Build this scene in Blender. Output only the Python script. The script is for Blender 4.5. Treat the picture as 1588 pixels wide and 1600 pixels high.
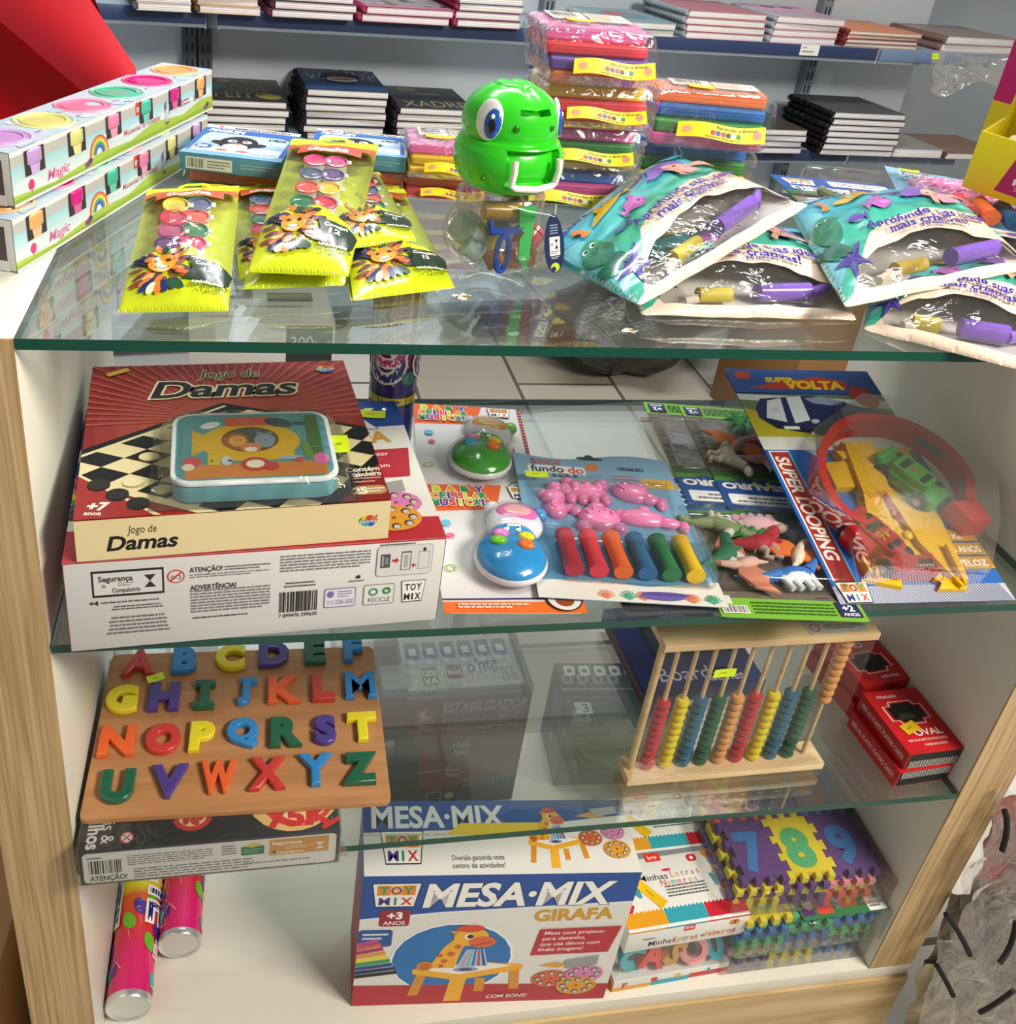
import bpy, bmesh, math, random
from math import sin, cos, pi, radians as R
from mathutils import Vector as V, Matrix as MX, noise
from mathutils.geometry import tessellate_polygon
random.seed(7)
for o in list(bpy.data.objects): bpy.data.objects.remove(o)
S = bpy.context.scene
COL = S.collection
# ---------------------------------------------------------------- camera, world, lights, exposure
CP = V((0.1655, -0.6494, 0.3267)); YAW, PIT, ROL = 0.2191, 0.4838, 0.1127
FPX, PX, PY = 1502.2, 687.1, 579.8
cf = V((sin(YAW)*cos(PIT), cos(YAW)*cos(PIT), -sin(PIT)))
r0 = V((cos(YAW), -sin(YAW), 0)); u0 = r0.cross(cf)
cr = r0*cos(ROL) + u0*sin(ROL); cu = u0*cos(ROL) - r0*sin(ROL)
cam = bpy.data.cameras.new('camera'); co = bpy.data.objects.new('camera', cam); COL.objects.link(co)
co.matrix_world = MX(((cr.x, cu.x, -cf.x, CP.x), (cr.y, cu.y, -cf.y, CP.y), (cr.z, cu.z, -cf.z, CP.z), (0, 0, 0, 1)))
cam.sensor_fit = 'HORIZONTAL'; cam.sensor_width = 36; cam.lens = 36*FPX/1588
cam.shift_x = (794-PX)/1588; cam.shift_y = (PY-800)/1588; cam.clip_start = .01
S.camera = co
def at(px, py, z=None, y=None, x=None):          # where the sight line of a measured point meets a plane
    d = cf*FPX + cr*(px-PX) - cu*(py-PY)
    t = (z-CP.z)/d.z if z is not None else (y-CP.y)/d.y if y is not None else (x-CP.x)/d.x
    return CP + d*t
w = bpy.data.worlds.new('world'); S.world = w; w.use_nodes = True
w.node_tree.nodes['Background'].inputs[0].default_value = (.97, .93, .86, 1)
w.node_tree.nodes['Background'].inputs[1].default_value = .25
def area(name, loc, target, sx, sy, power, col):
    l = bpy.data.lights.new(name, 'AREA'); l.shape = 'RECTANGLE'; l.size = sx; l.size_y = sy; l.energy = power; l.color = col
    o = bpy.data.objects.new(name, l); COL.objects.link(o); o.location = loc
    o.rotation_euler = (V(target)-V(loc)).to_track_quat('-Z', 'Y').to_euler()
area('overhead_light', (1.75, -1.15, 1.45), (.4, .1, -.4), 1.0, .45, 72, (1, .93, .82))
area('overhead_light', (.75, 1.05, 1.75), (.75, 1.2, 0), 2.0, .3, 46, (.96, .96, .96))  # unseen fill light added over the aisle to brighten counter back and shelving
S.view_settings.view_transform = 'Standard'; S.view_settings.look = 'None'; S.view_settings.gamma = 1
S.view_settings.use_curve_mapping = False; S.view_settings.exposure = 0.2
S.cycles.transparent_max_bounces = 24
# ---------------------------------------------------------------- materials
def lin(h):
    if not isinstance(h, str): return tuple(h)
    c = [int(h[i:i+2], 16)/255 for i in (0, 2, 4)]
    return tuple(x/12.92 if x <= .04045 else ((x+.055)/1.055)**2.4 for x in c)
MATS = {}
def nodes(n):
    m = bpy.data.materials.new(n); m.use_nodes = True; MATS[n] = m
    t = m.node_tree; return m, t, t.nodes['Principled BSDF'], t.nodes['Material Output']
def attr_mat(n, rough=.4, spec=.5, metal=0, bump=0, bscale=300, coat=0, sss=0, mottling=0):
    m, t, b, o = nodes(n)
    a = t.nodes.new('ShaderNodeAttribute'); a.attribute_name = 'Col'
    src = a.outputs['Color']
    nz = t.nodes.new('ShaderNodeTexNoise'); nz.inputs['Scale'].default_value = bscale
    tc = t.nodes.new('ShaderNodeTexCoord'); t.links.new(tc.outputs['Object'], nz.inputs['Vector'])
    if mottling:
        mx = t.nodes.new('ShaderNodeMixRGB'); mx.blend_type = 'MULTIPLY'; mx.inputs[0].default_value = mottling
        t.links.new(src, mx.inputs[1]); t.links.new(nz.outputs['Fac'], mx.inputs[2]); src = mx.outputs[0]
    t.links.new(src, b.inputs['Base Color'])
    b.inputs['Roughness'].default_value = rough; b.inputs['Specular IOR Level'].default_value = spec
    b.inputs['Metallic'].default_value = metal; b.inputs['Coat Weight'].default_value = coat; b.inputs['Coat Roughness'].default_value = .08
    if bump:
        bp = t.nodes.new('ShaderNodeBump'); bp.inputs['Strength'].default_value = bump; bp.inputs['Distance'].default_value = .001
        t.links.new(nz.outputs['Fac'], bp.inputs['Height']); t.links.new(bp.outputs[0], b.inputs['Normal'])
attr_mat('card', .42, .4, bump=.06, bscale=60)
attr_mat('paper', .75, .2, bump=.15, bscale=500)
attr_mat('plastic', .2, .5)
attr_mat('rubber', .6, .3)
attr_mat('foam', .75, .2, bump=.5, bscale=900)
attr_mat('clay', .5, .35, bump=.25, bscale=120)
attr_mat('lacquer', .25, .5, coat=.4)
attr_mat('metal_paint', .4, .45)
attr_mat('fabric', .55, .2, bump=.1, bscale=30)
attr_mat('pouch_print', .22, .5, bump=.25, bscale=24, coat=.2)
attr_mat('foil', .25, .5, metal=.7, bump=.4, bscale=90)
def see_through(n, base, kmin, kmax, rough, bump, bscale, tint=(1, 1, 1), dust=.0, dcol=(.8, .8, .8)):
    m, t, b, o = nodes(n); t.nodes.remove(b)
    tr = t.nodes.new('ShaderNodeBsdfTransparent'); tr.inputs[0].default_value = (*tint, 1)
    g = t.nodes.new('ShaderNodeBsdfGlossy'); g.inputs['Roughness'].default_value = rough; g.inputs[0].default_value = (*base, 1)
    lw = t.nodes.new('ShaderNodeLayerWeight'); lw.inputs[0].default_value = .35
    mr = t.nodes.new('ShaderNodeMapRange'); mr.inputs[3].default_value = kmin; mr.inputs[4].default_value = kmax
    t.links.new(lw.outputs['Fresnel'], mr.inputs[0])
    mx = t.nodes.new('ShaderNodeMixShader'); t.links.new(mr.outputs[0], mx.inputs[0])
    t.links.new(tr.outputs[0], mx.inputs[1]); t.links.new(g.outputs[0], mx.inputs[2])
    if bump:
        tc = t.nodes.new('ShaderNodeTexCoord'); nz = t.nodes.new('ShaderNodeTexNoise'); nz.inputs['Scale'].default_value = bscale
        nz.inputs['Distortion'].default_value = 1.2
        t.links.new(tc.outputs['Object'], nz.inputs['Vector'])
        bp = t.nodes.new('ShaderNodeBump'); bp.inputs['Strength'].default_value = bump; bp.inputs['Distance'].default_value = .004
        t.links.new(nz.outputs['Fac'], bp.inputs['Height']); t.links.new(bp.outputs[0], g.inputs['Normal'])
    last = mx.outputs[0]
    if dust:
        d = t.nodes.new('ShaderNodeBsdfDiffuse'); d.inputs[0].default_value = (*dcol, 1)
        m2 = t.nodes.new('ShaderNodeMixShader'); m2.inputs[0].default_value = dust
        t.links.new(last, m2.inputs[1]); t.links.new(d.outputs[0], m2.inputs[2]); last = m2.outputs[0]
    t.links.new(last, o.inputs[0])
see_through('glass', (1, 1, 1), .012, .6, .015, 0, 1, (.93, .965, .945), .012, (.75, .8, .78))
see_through('film', (1, 1, 1), .025, .5, .1, .7, 45, (.98, .98, .97), .018, (.85, .84, .8))
see_through('blister', (1, 1, 1), .012, .38, .07, .1, 40, (.985, .99, .99), .008, (.8, .82, .84))
see_through('jar_plastic', (1, 1, 1), .04, .6, .05, .15, 60, (.93, .95, .95), .05, (.6, .64, .64))
see_through('cellophane', (1, 1, 1), .13, .75, .14, 1, 30, (.96, .955, .94), .05, (.8, .76, .7))
def wood(n, c1, c2, scale, stretch, rough=.45):
    m, t, b, o = nodes(n)
    tc = t.nodes.new('ShaderNodeTexCoord'); mp = t.nodes.new('ShaderNodeMapping'); mp.inputs['Scale'].default_value = stretch
    nz = t.nodes.new('ShaderNodeTexNoise'); nz.inputs['Scale'].default_value = scale; nz.inputs['Detail'].default_value = 6; nz.inputs['Distortion'].default_value = .6
    cr_ = t.nodes.new('ShaderNodeValToRGB'); cr_.color_ramp.elements[0].color = (*lin(c1), 1); cr_.color_ramp.elements[1].color = (*lin(c2), 1)
    cr_.color_ramp.elements[0].position = .36; cr_.color_ramp.elements[1].position = .64
    t.links.new(tc.outputs['Object'], mp.inputs[0]); t.links.new(mp.outputs[0], nz.inputs['Vector']); t.links.new(nz.outputs['Fac'], cr_.inputs[0])
    t.links.new(cr_.outputs[0], b.inputs['Base Color']); b.inputs['Roughness'].default_value = rough
    bp = t.nodes.new('ShaderNodeBump'); bp.inputs['Strength'].default_value = .12; bp.inputs['Distance'].default_value = .002
    t.links.new(nz.outputs['Fac'], bp.inputs['Height']); t.links.new(bp.outputs[0], b.inputs['Normal'])
wood('oak', 'a88a5e', 'cfb083', 16, (14, 14, .28))
wood('oak_flat', 'b4935f', 'd8bc8c', 10, (.3, 3, 3))
wood('beech', 'd9b682', 'e8cda0', 9, (1, 6, 6), .5)
wood('plywood', 'a9764a', 'bb8758', 12, (.5, 5, 5), .45)
wood('laminate_white', 'dcd8ca', 'e4e0d3', 3, (1, 1, 1), .35)
wood('particle_board', 'b08a55', 'd9bd8a', 30, (1, 1, 1), .8)
wood('wall_paint', 'aab4bd', 'b4bec6', 2, (1, 1, 1), .7)
def simple(n, col, rough=.5, **k):
    m, t, b, o = nodes(n); b.inputs['Base Color'].default_value = (*lin(col), 1); b.inputs['Roughness'].default_value = rough
    nz = t.nodes.new('ShaderNodeTexNoise'); nz.inputs['Scale'].default_value = 40
    bp = t.nodes.new('ShaderNodeBump'); bp.inputs['Strength'].default_value = k.get('bump', .03); bp.inputs['Distance'].default_value = .002
    t.links.new(nz.outputs['Fac'], bp.inputs['Height']); t.links.new(bp.outputs[0], b.inputs['Normal'])
simple('glass_edge', '0c4a3c', .15)
simple('black_bag', '101012', .22, bump=.8)
m, t, b, o = nodes('tiles')                      # pale floor tiles, running bond along the depth
tc = t.nodes.new('ShaderNodeTexCoord'); mp = t.nodes.new('ShaderNodeMapping'); mp.inputs['Rotation'].default_value = (0, 0, R(90)); mp.inputs['Location'].default_value = (.33, .965, 0)
bk = t.nodes.new('ShaderNodeTexBrick'); bk.inputs['Scale'].default_value = 1; bk.inputs['Brick Width'].default_value = .45; bk.inputs['Row Height'].default_value = .325
bk.inputs['Mortar Size'].default_value = .006; bk.inputs['Mortar Smooth'].default_value = .1; bk.inputs['Bias'].default_value = 0
bk.inputs['Color1'].default_value = (*lin('cfcdc6'), 1); bk.inputs['Color2'].default_value = (*lin('a39a8a'), 1); bk.inputs['Mortar'].default_value = (*lin('5b554c'), 1)
t.links.new(tc.outputs['Object'], mp.inputs[0]); t.links.new(mp.outputs[0], bk.inputs['Vector']); t.links.new(bk.outputs['Color'], b.inputs['Base Color'])
b.inputs['Roughness'].default_value = .3
# ---------------------------------------------------------------- mesh builder
class MB:
    def __init__(s): s.v = []; s.f = []; s.c = []; s.m = []; s.T = MX.Identity(4)
    def add(s, vs, fs, col, mat='card', T=None):
        n = len(s.v); M = s.T @ T if T is not None else s.T
        s.v += [M @ V(p) for p in vs]; one = isinstance(col, str) or isinstance(col, tuple)
        for i, f in enumerate(fs):
            s.f.append([n+k for k in f]); s.c.append(lin(col if one else col[i])); s.m.append(mat)
        return s
    def box(s, a, b, col, mat='card', bev=0, seg=2, T=None):
        bm = bmesh.new(); bmesh.ops.create_cube(bm, size=1)
        for q in bm.verts: q.co = V([(a[i]+b[i])/2 + q.co[i]*(b[i]-a[i]) for i in range(3)])
        if bev: bmesh.ops.bevel(bm, geom=bm.edges[:], offset=bev, segments=seg, affect='EDGES', profile=.5)
        s.bm(bm, col, mat, T); return s
    def bm(s, bm, col, mat, T=None):
        bm.verts.index_update()
        s.add([q.co.copy() for q in bm.verts], [[q.index for q in f.verts] for f in bm.faces], col, mat, T); bm.free()
    def lathe(s, prof, col, mat='plastic', n=24, T=None, cols=None, lobes=None):
        vs, fs, cc = [], [], []
        for r, z in prof:
            for i in range(n):
                a = 2*pi*i/n; q = r*(1+lobes[1]*cos(lobes[0]*a)) if lobes else r
                vs.append((q*cos(a), q*sin(a), z))
        for j in range(len(prof)-1):
            for i in range(n):
                fs.append([j*n+i, j*n+(i+1) % n, (j+1)*n+(i+1) % n, (j+1)*n+i]); cc.append(cols[j] if cols else col)
        if prof[0][0] > 1e-6: fs.append(list(range(n))[::-1]); cc.append(cols[0] if cols else col)
        if prof[-1][0] > 1e-6: fs.append([(len(prof)-1)*n+i for i in range(n)]); cc.append(cols[-1] if cols else col)
        return s.add(vs, fs, cc, mat, T)
    def tube(s, pts, r, col, mat='plastic', n=8, T=None, cap=True, rz=None):
        pts = [V(p) for p in pts]; vs, fs = [], []; up = V((0, 0, 1)); prev = None
        for i, p in enumerate(pts):
            d = (pts[min(i+1, len(pts)-1)] - pts[max(i-1, 0)]).normalized()
            if prev is None: prev = d.cross(up) if abs(d.z) < .95 else d.cross(V((1, 0, 0)))
            a = (prev - d*prev.dot(d)).normalized(); prev = a; b2 = d.cross(a); rr = r[i] if isinstance(r, (list, tuple)) else r
            for k in range(n):
                g = 2*pi*k/n; vs.append(p + a*rr*cos(g) + b2*(rz or rr)*sin(g))
        for i in range(len(pts)-1):
            for k in range(n): fs.append([i*n+k, i*n+(k+1) % n, (i+1)*n+(k+1) % n, (i+1)*n+k])
        if cap: fs += [list(range(n))[::-1], [(len(pts)-1)*n+k for k in range(n)]]
        return s.add(vs, fs, col, mat, T)
    def ball(s, c, r, col, mat='plastic', n=16, T=None):
        r = r if isinstance(r, (tuple, list)) else (r, r, r); vs, fs = [], []; h = n//2
        for j in range(h+1):
            for i in range(n):
                a, b2 = 2*pi*i/n, pi*j/h - pi/2
                vs.append((c[0]+r[0]*cos(b2)*cos(a), c[1]+r[1]*cos(b2)*sin(a), c[2]+r[2]*sin(b2)))
        for j in range(h):
            for i in range(n): fs.append([j*n+i, j*n+(i+1) % n, (j+1)*n+(i+1) % n, (j+1)*n+i])
        return s.add(vs, fs, col, mat, T)
    def prism(s, poly, z0, z1, col, mat='card', T=None, bev=0):
        bm = bmesh.new(); f = bm.faces.new([bm.verts.new((p[0], p[1], z0)) for p in poly]); f.normal_update()
        if f.normal.z > 0: f.normal_flip()
        g = bmesh.ops.extrude_face_region(bm, geom=[f]); bmesh.ops.translate(bm, vec=(0, 0, z1-z0), verts=[e for e in g['geom'] if isinstance(e, bmesh.types.BMVert)])
        if bev: bmesh.ops.bevel(bm, geom=[e for e in bm.edges if abs(e.verts[0].co.z-z1) < 1e-9 and abs(e.verts[1].co.z-z1) < 1e-9], offset=bev, segments=2, affect='EDGES', profile=.5)
        bmesh.ops.triangulate(bm, faces=[q for q in bm.faces if len(q.verts) > 4])
        s.bm(bm, col, mat, T); return s
    def sheet(s, fn, nu, nv, col, mat='card', T=None):
        vs = [fn(i/nu, j/nv) for j in range(nv+1) for i in range(nu+1)]
        fs = [[j*(nu+1)+i, j*(nu+1)+i+1, (j+1)*(nu+1)+i+1, (j+1)*(nu+1)+i] for j in range(nv) for i in range(nu)]
        if callable(col): col = [col((k % nu+.5)/nu, (k//nu+.5)/nv) for k in range(nu*nv)]
        return s.add(vs, fs, col, mat, T)
    def build(s, name, parent=None, off=None, smooth=35):
        me = bpy.data.meshes.new(name); o0 = V(off) if off is not None else V((0, 0, 0))
        me.from_pydata([p-o0 for p in s.v], [], s.f)
        ms = sorted(set(s.m)); ix = {k: i for i, k in enumerate(ms)}
        for k in ms: me.materials.append(MATS[k])
        me.polygons.foreach_set('material_index', [ix[k] for k in s.m])
        ca = me.color_attributes.new('Col', 'FLOAT_COLOR', 'CORNER'); buf = []
        for f, c in zip(s.f, s.c): buf += [*c, 1.0]*len(f)
        ca.data.foreach_set('color', buf)
        me.polygons.foreach_set('use_smooth', [True]*len(s.f)); me.set_sharp_from_angle(angle=R(smooth)); me.update()
        o = bpy.data.objects.new(name, me); COL.objects.link(o)
        if parent: o.parent = parent
        return o
def tag(o, label=None, cat=None, group=None, kind=None):
    if label: o['label'] = label
    if cat: o['category'] = cat
    if group: o['group'] = group
    if kind: o['kind'] = kind
    return o
def thing(name, label, cat, loc=(0, 0, 0), rz=0, group=None):
    o = bpy.data.objects.new(name, None); COL.objects.link(o); o.location = loc; o.rotation_euler = (0, 0, rz); o.empty_display_size = .02
    return tag(o, label, cat, group)
def kids(o): return [c for c in bpy.data.objects if c.parent == o]
def copy_tree(o, parent=None):
    c = o.copy(); COL.objects.link(c)
    if parent: c.parent = parent
    for k in kids(o): copy_tree(k, c)
    return c
def lerp(a, b, t): return a+(b-a)*t
def mixc(a, b, t): a, b = lin(a), lin(b); return tuple(lerp(x, y, t) for x, y in zip(a, b))
# ---------------------------------------------------------------- printed artwork
GL = {}
def glyphs(txt, bold, shear):
    k = (txt, bold, shear)
    if k not in GL:
        c = bpy.data.curves.new('text', 'FONT'); c.body = txt; c.size = 1; c.offset = bold; c.shear = shear; c.resolution_u = 3; c.fill_mode = 'FRONT'
        o = bpy.data.objects.new('text', c); me = bpy.data.meshes.new_from_object(o)
        vs = [(q.co.x, q.co.y) for q in me.vertices]; fs = [list(p.vertices) for p in me.polygons]
        bpy.data.objects.remove(o); bpy.data.curves.remove(c); bpy.data.meshes.remove(me)
        x = [q[0] for q in vs] or [0]
        GL[k] = (vs, fs, min(x), max(x))
    return GL[k]
def clip(poly):
    for ax, lim, sg in ((0, 0, 1), (0, 1, -1), (1, 0, 1), (1, 1, -1)):
        out = []
        for i, p in enumerate(poly):
            q = poly[i-1]; dp, dq = sg*(p[ax]-lim), sg*(q[ax]-lim)
            if (dp >= 0) != (dq >= 0):
                t = dq/(dq-dp); out.append((q[0]+(p[0]-q[0])*t, q[1]+(p[1]-q[1])*t))
            if dp >= 0: out.append(p)
        poly = out
        if len(poly) < 3: return []
    return poly
class Art:
    def __init__(s, mb, O, U, Vv, W, H, mat='card', fn=None, sub=None, eps=1.3e-5, k0=1e-4):
        s.mb, s.O, s.U, s.V, s.W, s.H, s.mat, s.fn, s.sub, s.eps, s.k = mb, V(O), V(U).normalized(), V(Vv).normalized(), W, H, mat, fn, sub, eps, k0
        s.N = s.U.cross(s.V); s.A = W/H; s.win = (0, 0, 1, 1)
    def pt(s, p):
        u, v = p; a = s.win; u = a[0]+u*(a[2]-a[0]); v = a[1]+v*(a[3]-a[1])
        if s.fn:
            h = 1e-3; P = s.fn(u, v); du = s.fn(u+h, v)-P; dv = s.fn(u, v+h)-P
            return P + du.cross(dv).normalized()*s.k
        return s.O + s.U*(u*s.W) + s.V*(v*s.H) + s.N*s.k
    def asp(s): a = s.win; return s.A*(a[2]-a[0])/(a[3]-a[1])
    def raw(s, vs, fs, col):
        if s.fn and s.sub:
            tri = []
            for f in fs:
                for i in range(1, len(f)-1): tri.append((vs[f[0]], vs[f[i]], vs[f[i+1]]))
            vs, fs = [], []; st = tri
            while st:
                t3 = st.pop(); L = [math.dist(t3[i], t3[(i+1) % 3]) for i in range(3)]; m = max(L)
                if m > s.sub:
                    i = L.index(m); a, b2, c = t3[i], t3[(i+1) % 3], t3[(i+2) % 3]; h = ((a[0]+b2[0])/2, (a[1]+b2[1])/2)
                    st += [(a, h, c), (h, b2, c)]
                else: n = len(vs); vs += t3; fs.append((n, n+1, n+2))
        s.mb.add([s.pt(p) for p in vs], fs, col, s.mat); s.k += s.eps
    def poly(s, pts, col, cl=True):
        if cl: pts = clip(list(pts))
        if len(pts) < 3: return
        ar = sum(pts[i-1][0]*pts[i][1]-pts[i][0]*pts[i-1][1] for i in range(len(pts)))
        if ar < 0: pts = pts[::-1]
        t3 = tessellate_polygon([[V((p[0], p[1], 0)) for p in pts]])
        fs = []
        for a, b2, c in t3:
            cr2 = (pts[b2][0]-pts[a][0])*(pts[c][1]-pts[a][1])-(pts[b2][1]-pts[a][1])*(pts[c][0]-pts[a][0])
            fs.append((a, b2, c) if cr2 > 0 else (a, c, b2))
        s.raw(pts, fs, col)
    def rect(s, a, b, c, d, col): s.poly([(a, b), (c, b), (c, d), (a, d)], col)
    def rrect(s, a, b, c, d, r, col):
        rv = r*s.asp(); pts = []
        for cx, cy, g in ((c-r, d-rv, 0), (a+r, d-rv, 1), (a+r, b+rv, 2), (c-r, b+rv, 3)):
            pts += [(cx+r*cos(pi/2*(g+i/4)), cy+rv*sin(pi/2*(g+i/4))) for i in range(5)]
        s.poly(pts, col)
    def ell(s, u, v, ru, col, rv=None, rot=0, n=22):
        A = s.asp(); rv = ru*A if rv is None else rv; pts = []
        for i in range(n):
            a = 2*pi*i/n; x, y = ru*cos(a), rv/A*sin(a)
            pts.append((u+x*cos(rot)-y*sin(rot), v+(x*sin(rot)+y*cos(rot))*A))
        s.poly(pts, col)
    def ring(s, u, v, ru, th, col, a0=0, a1=360, n=24):
        A = s.asp(); vs, fs = [], []
        for i in range(n+1):
            a = R(lerp(a0, a1, i/n))
            for r in (ru-th, ru): vs.append((u+r*cos(a), v+r*A*sin(a)))
        for i in range(n): fs.append((2*i, 2*i+1, 2*i+3, 2*i+2))
        s.raw(vs, fs, col)
    def line(s, pts, th, col):
        A = s.asp()
        for p, q in zip(pts, pts[1:]):
            dx, dy = q[0]-p[0], (q[1]-p[1])/A; L = math.hypot(dx, dy) or 1; nx, ny = -dy/L*th/2, dx/L*th/2
            s.poly([(p[0]-nx, p[1]-ny*A), (q[0]-nx, q[1]-ny*A), (q[0]+nx, q[1]+ny*A), (p[0]+nx, p[1]+ny*A)], col)
    def text(s, txt, u, v, h, col, al='c', fit=None, shear=0, bold=.006, rot=0, out=None, ow=.03, maxfit=None):
        A = s.asp(); vs, fs, x0, x1 = glyphs(txt, bold, shear)
        if not vs: return
        k = h/.72; ku = k/A; wd = (x1-x0)*ku
        if fit: ku *= fit/wd; wd = fit
        if maxfit and wd > maxfit: ku *= maxfit/wd; wd = maxfit
        dx = {'c': -wd/2, 'l': 0, 'r': -wd}[al]
        def put(vs): 
            o2 = []
            for x, y in vs:
                a, b2 = dx+(x-x0)*ku, (y*k-h/2)/A
                o2.append((u+a*cos(rot)-b2*sin(rot), v+(a*sin(rot)+b2*cos(rot))*A))
            return o2
        if out: 
            g = glyphs(txt, bold+ow, shear); s.raw(put(g[0]), g[1], out); s.k += s.eps*3
        s.raw(put(vs), fs, col)
    def multi(s, txt, u, v, h, cols, fit, **k):              # letters in their own colours
        n = len(txt); wd = fit/n
        for i, ch in enumerate(txt):
            if ch != ' ': s.text(ch, u-fit/2+wd*(i+.5), v, h, cols[i % len(cols)], maxfit=wd*1.02, **k)
    def bars(s, a, b, c, d, col='1c1a18', n=24, bg=None):
        if bg: s.rect(a, b, c, d, bg); a, c = a+(c-a)*.05, c-(c-a)*.05; b, d = b+(d-b)*.14, d-(d-b)*.08
        rnd = random.Random(int(a*1e4)+n); x = 0; vs, fs = [], []
        while x < 1:
            w2 = rnd.choice((.4, .7, 1.2))/n; k = len(vs); p, q = a+(c-a)*x, a+(c-a)*min(1, x+w2)
            vs += [(p, b), (q, b), (q, d), (p, d)]; fs.append((k, k+1, k+2, k+3)); x += w2+rnd.choice((.4, .6, 1))/n
        s.raw(vs, fs, col)
    def lines(s, a, b, c, d, n, col, al='j', th=.45, seed=1):  # print too small to read
        rnd = random.Random(seed); vs, fs = [], []; st = (d-b)/n
        for i in range(n):
            y = d-st*(i+.5); L = (c-a)*(rnd.uniform(.75, 1) if al != 'j' or i == n-1 else 1); x = a if al != 'c' else (a+c-L)/2; e = x+L
            while x < e:
                g = min(rnd.uniform(.03, .11)*(c-a), e-x); k = len(vs); vs += [(x, y-st*th/2), (x+g, y-st*th/2), (x+g, y+st*th/2), (x, y+st*th/2)]
                fs.append((k, k+1, k+2, k+3)); x += g+.014*(c-a)
        s.raw(vs, fs, col)
    def sub_win(s, a, b, c, d): s.win = (a, b, c, d)
class Carton:                                              # a printed box standing on its front bottom edge
    def __init__(s, name, label, cat, x, y, z, yaw, w, d, h, col, mat='card', bev=.0012, group=None):
        s.t = thing(name, label, cat, (x, y, z), yaw, group); s.w, s.d, s.h = w, d, h; s.mb = MB()
        s.mb.box((-w/2, 0, 0), (w/2, d, h), col, mat, bev)
        s.front = Art(s.mb, (-w/2, 0, 0), (1, 0, 0), (0, 0, 1), w, h, mat); s.top = Art(s.mb, (-w/2, 0, h), (1, 0, 0), (0, 1, 0), w, d, mat)
        s.right = Art(s.mb, (w/2, 0, 0), (0, 1, 0), (0, 0, 1), d, h, mat); s.left = Art(s.mb, (-w/2, d, 0), (0, -1, 0), (0, 0, 1), d, h, mat)
    def done(s, name='box_body'): s.o = s.mb.build(name, s.t); return s.t
def sticker(parent, w, h, col, loc, rz=0, rx=0, bend=.12, name='price_sticker'):
    m = MB(); m.sheet(lambda u, v: V(((u-.5)*w, (v-.5)*h, bend*w*(u-.5)**2)), 8, 2, col, 'card')
    a = Art(m, (0, 0, 0), (1, 0, 0), (0, 1, 0), w, h, fn=lambda u, v: V(((u-.5)*w, (v-.5)*h, bend*w*(u-.5)**2)))
    a.lines(.3, .35, .7, .65, 1, mixc(col, '4a4620', .55))
    o = m.build(name, parent); o.location = loc; o.rotation_euler = (rx, 0, rz); return o
LIME, ORST = 'd8f020', 'f2c21c'
Z1, Z2, Z3, Z4, FL = 0.0, -.2912, -.5889, -.9424, -1.092
# ---------------------------------------------------------------- the setting
def struct(name, mb): return tag(mb.build(name), kind='structure')
m = MB(); m.box((-2.2, -1.6, FL-.03), (4.4, 3.4, FL), 'cfcdc6', 'tiles'); struct('floor', m)
m = MB(); m.box((-2.2, 3.4, FL), (4.4, 3.45, 1.75), 'b0b8c0', 'wall_paint'); struct('wall_back', m)
# ---------------------------------------------------------------- display counter
DP = .4212
ct = thing('display_counter', 'wood-edged white open display counter holding the glass shelves of toys', 'counter', (.5, 0, FL))
off = (.5, 0, FL)
def panel(x0, x1, zb):
    m = MB(); m.box((x0, .0012, zb), (x1, .445, Z1), 'e0dccf', 'laminate_white', .0008)
    m.box((x0, -.0005, zb), (x1, .0012, Z1-.0005), 'c0a070', 'oak'); return m.build('side_panel', ct, off)
panel(-.066, -.0005, FL); panel(1.0005, 1.066, Z4)
m = MB(); m.box((-.0005, 0, Z4-.024), (1.068, .43, Z4), 'ddd8c8', 'laminate_white', .0008); m.build('base_board', ct, off)
m = MB()
xs = [i/60*1.0685 for i in range(61)]; rnd = random.Random(3)
low = [(x, FL+(.012*noise.noise(V((x*9, 1, 0)))+.010*abs(noise.noise(V((x*40, 2, 0))))+.006 if x > .55 else .002)) for x in xs]
low = [(x, max(FL+.001, z)) for x, z in low]
m.prism([(x, z) for x, z in low]+[(1.0685, Z4-.0245), (0, Z4-.0245)], -.018, .004, 'd0ac78', 'oak_flat', T=MX.Rotation(R(90), 4, 'X'))
st = [(.77+.3*i/16, FL+.10-.02*sin(i*.7)-.012*(i % 3)) for i in range(17)]
m.build('plinth', ct, off)
def glass(label, z, x0, x1, y1, res=None):
    t = thing('glass_shelf', label, 'shelf', (.5, 0, z)); m = MB(); a, b = (x0, 0, z-.009), (x1, y1, z)
    m.add([(a[0], a[1], a[2]), (b[0], a[1], a[2]), (b[0], b[1], a[2]), (a[0], b[1], a[2]), (a[0], a[1], b[2]), (b[0], a[1], b[2]), (b[0], b[1], b[2]), (a[0], b[1], b[2])],
          [(0, 3, 2, 1), (4, 5, 6, 7)], 'ffffff', 'glass'); m.build('glass_pane', t, (.5, 0, z))
    e = MB(); c = [(a[0], a[1]), (b[0], a[1]), (b[0], b[1]), (a[0], b[1])]
    for i in range(4):
        p, q = c[i], c[(i+1) % 4]; e.add([(*p, a[2]), (*q, a[2]), (*q, b[2]), (*p, b[2])], [(0, 1, 2, 3)], '0c4a3c', 'glass_edge')
    e.build('polished_edge', t, (.5, 0, z)); return t
g1 = glass('green-edged glass top of the counter, under the bags and modelling clay', Z1, .0005, .9995, .445)
glass('middle glass shelf carrying the draughts box and blister-packed toys', Z2, .0005, .9995, DP)
glass('lowest glass shelf carrying the letter board, abacus and card decks', Z3, .0005, .9985, DP)
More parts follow.
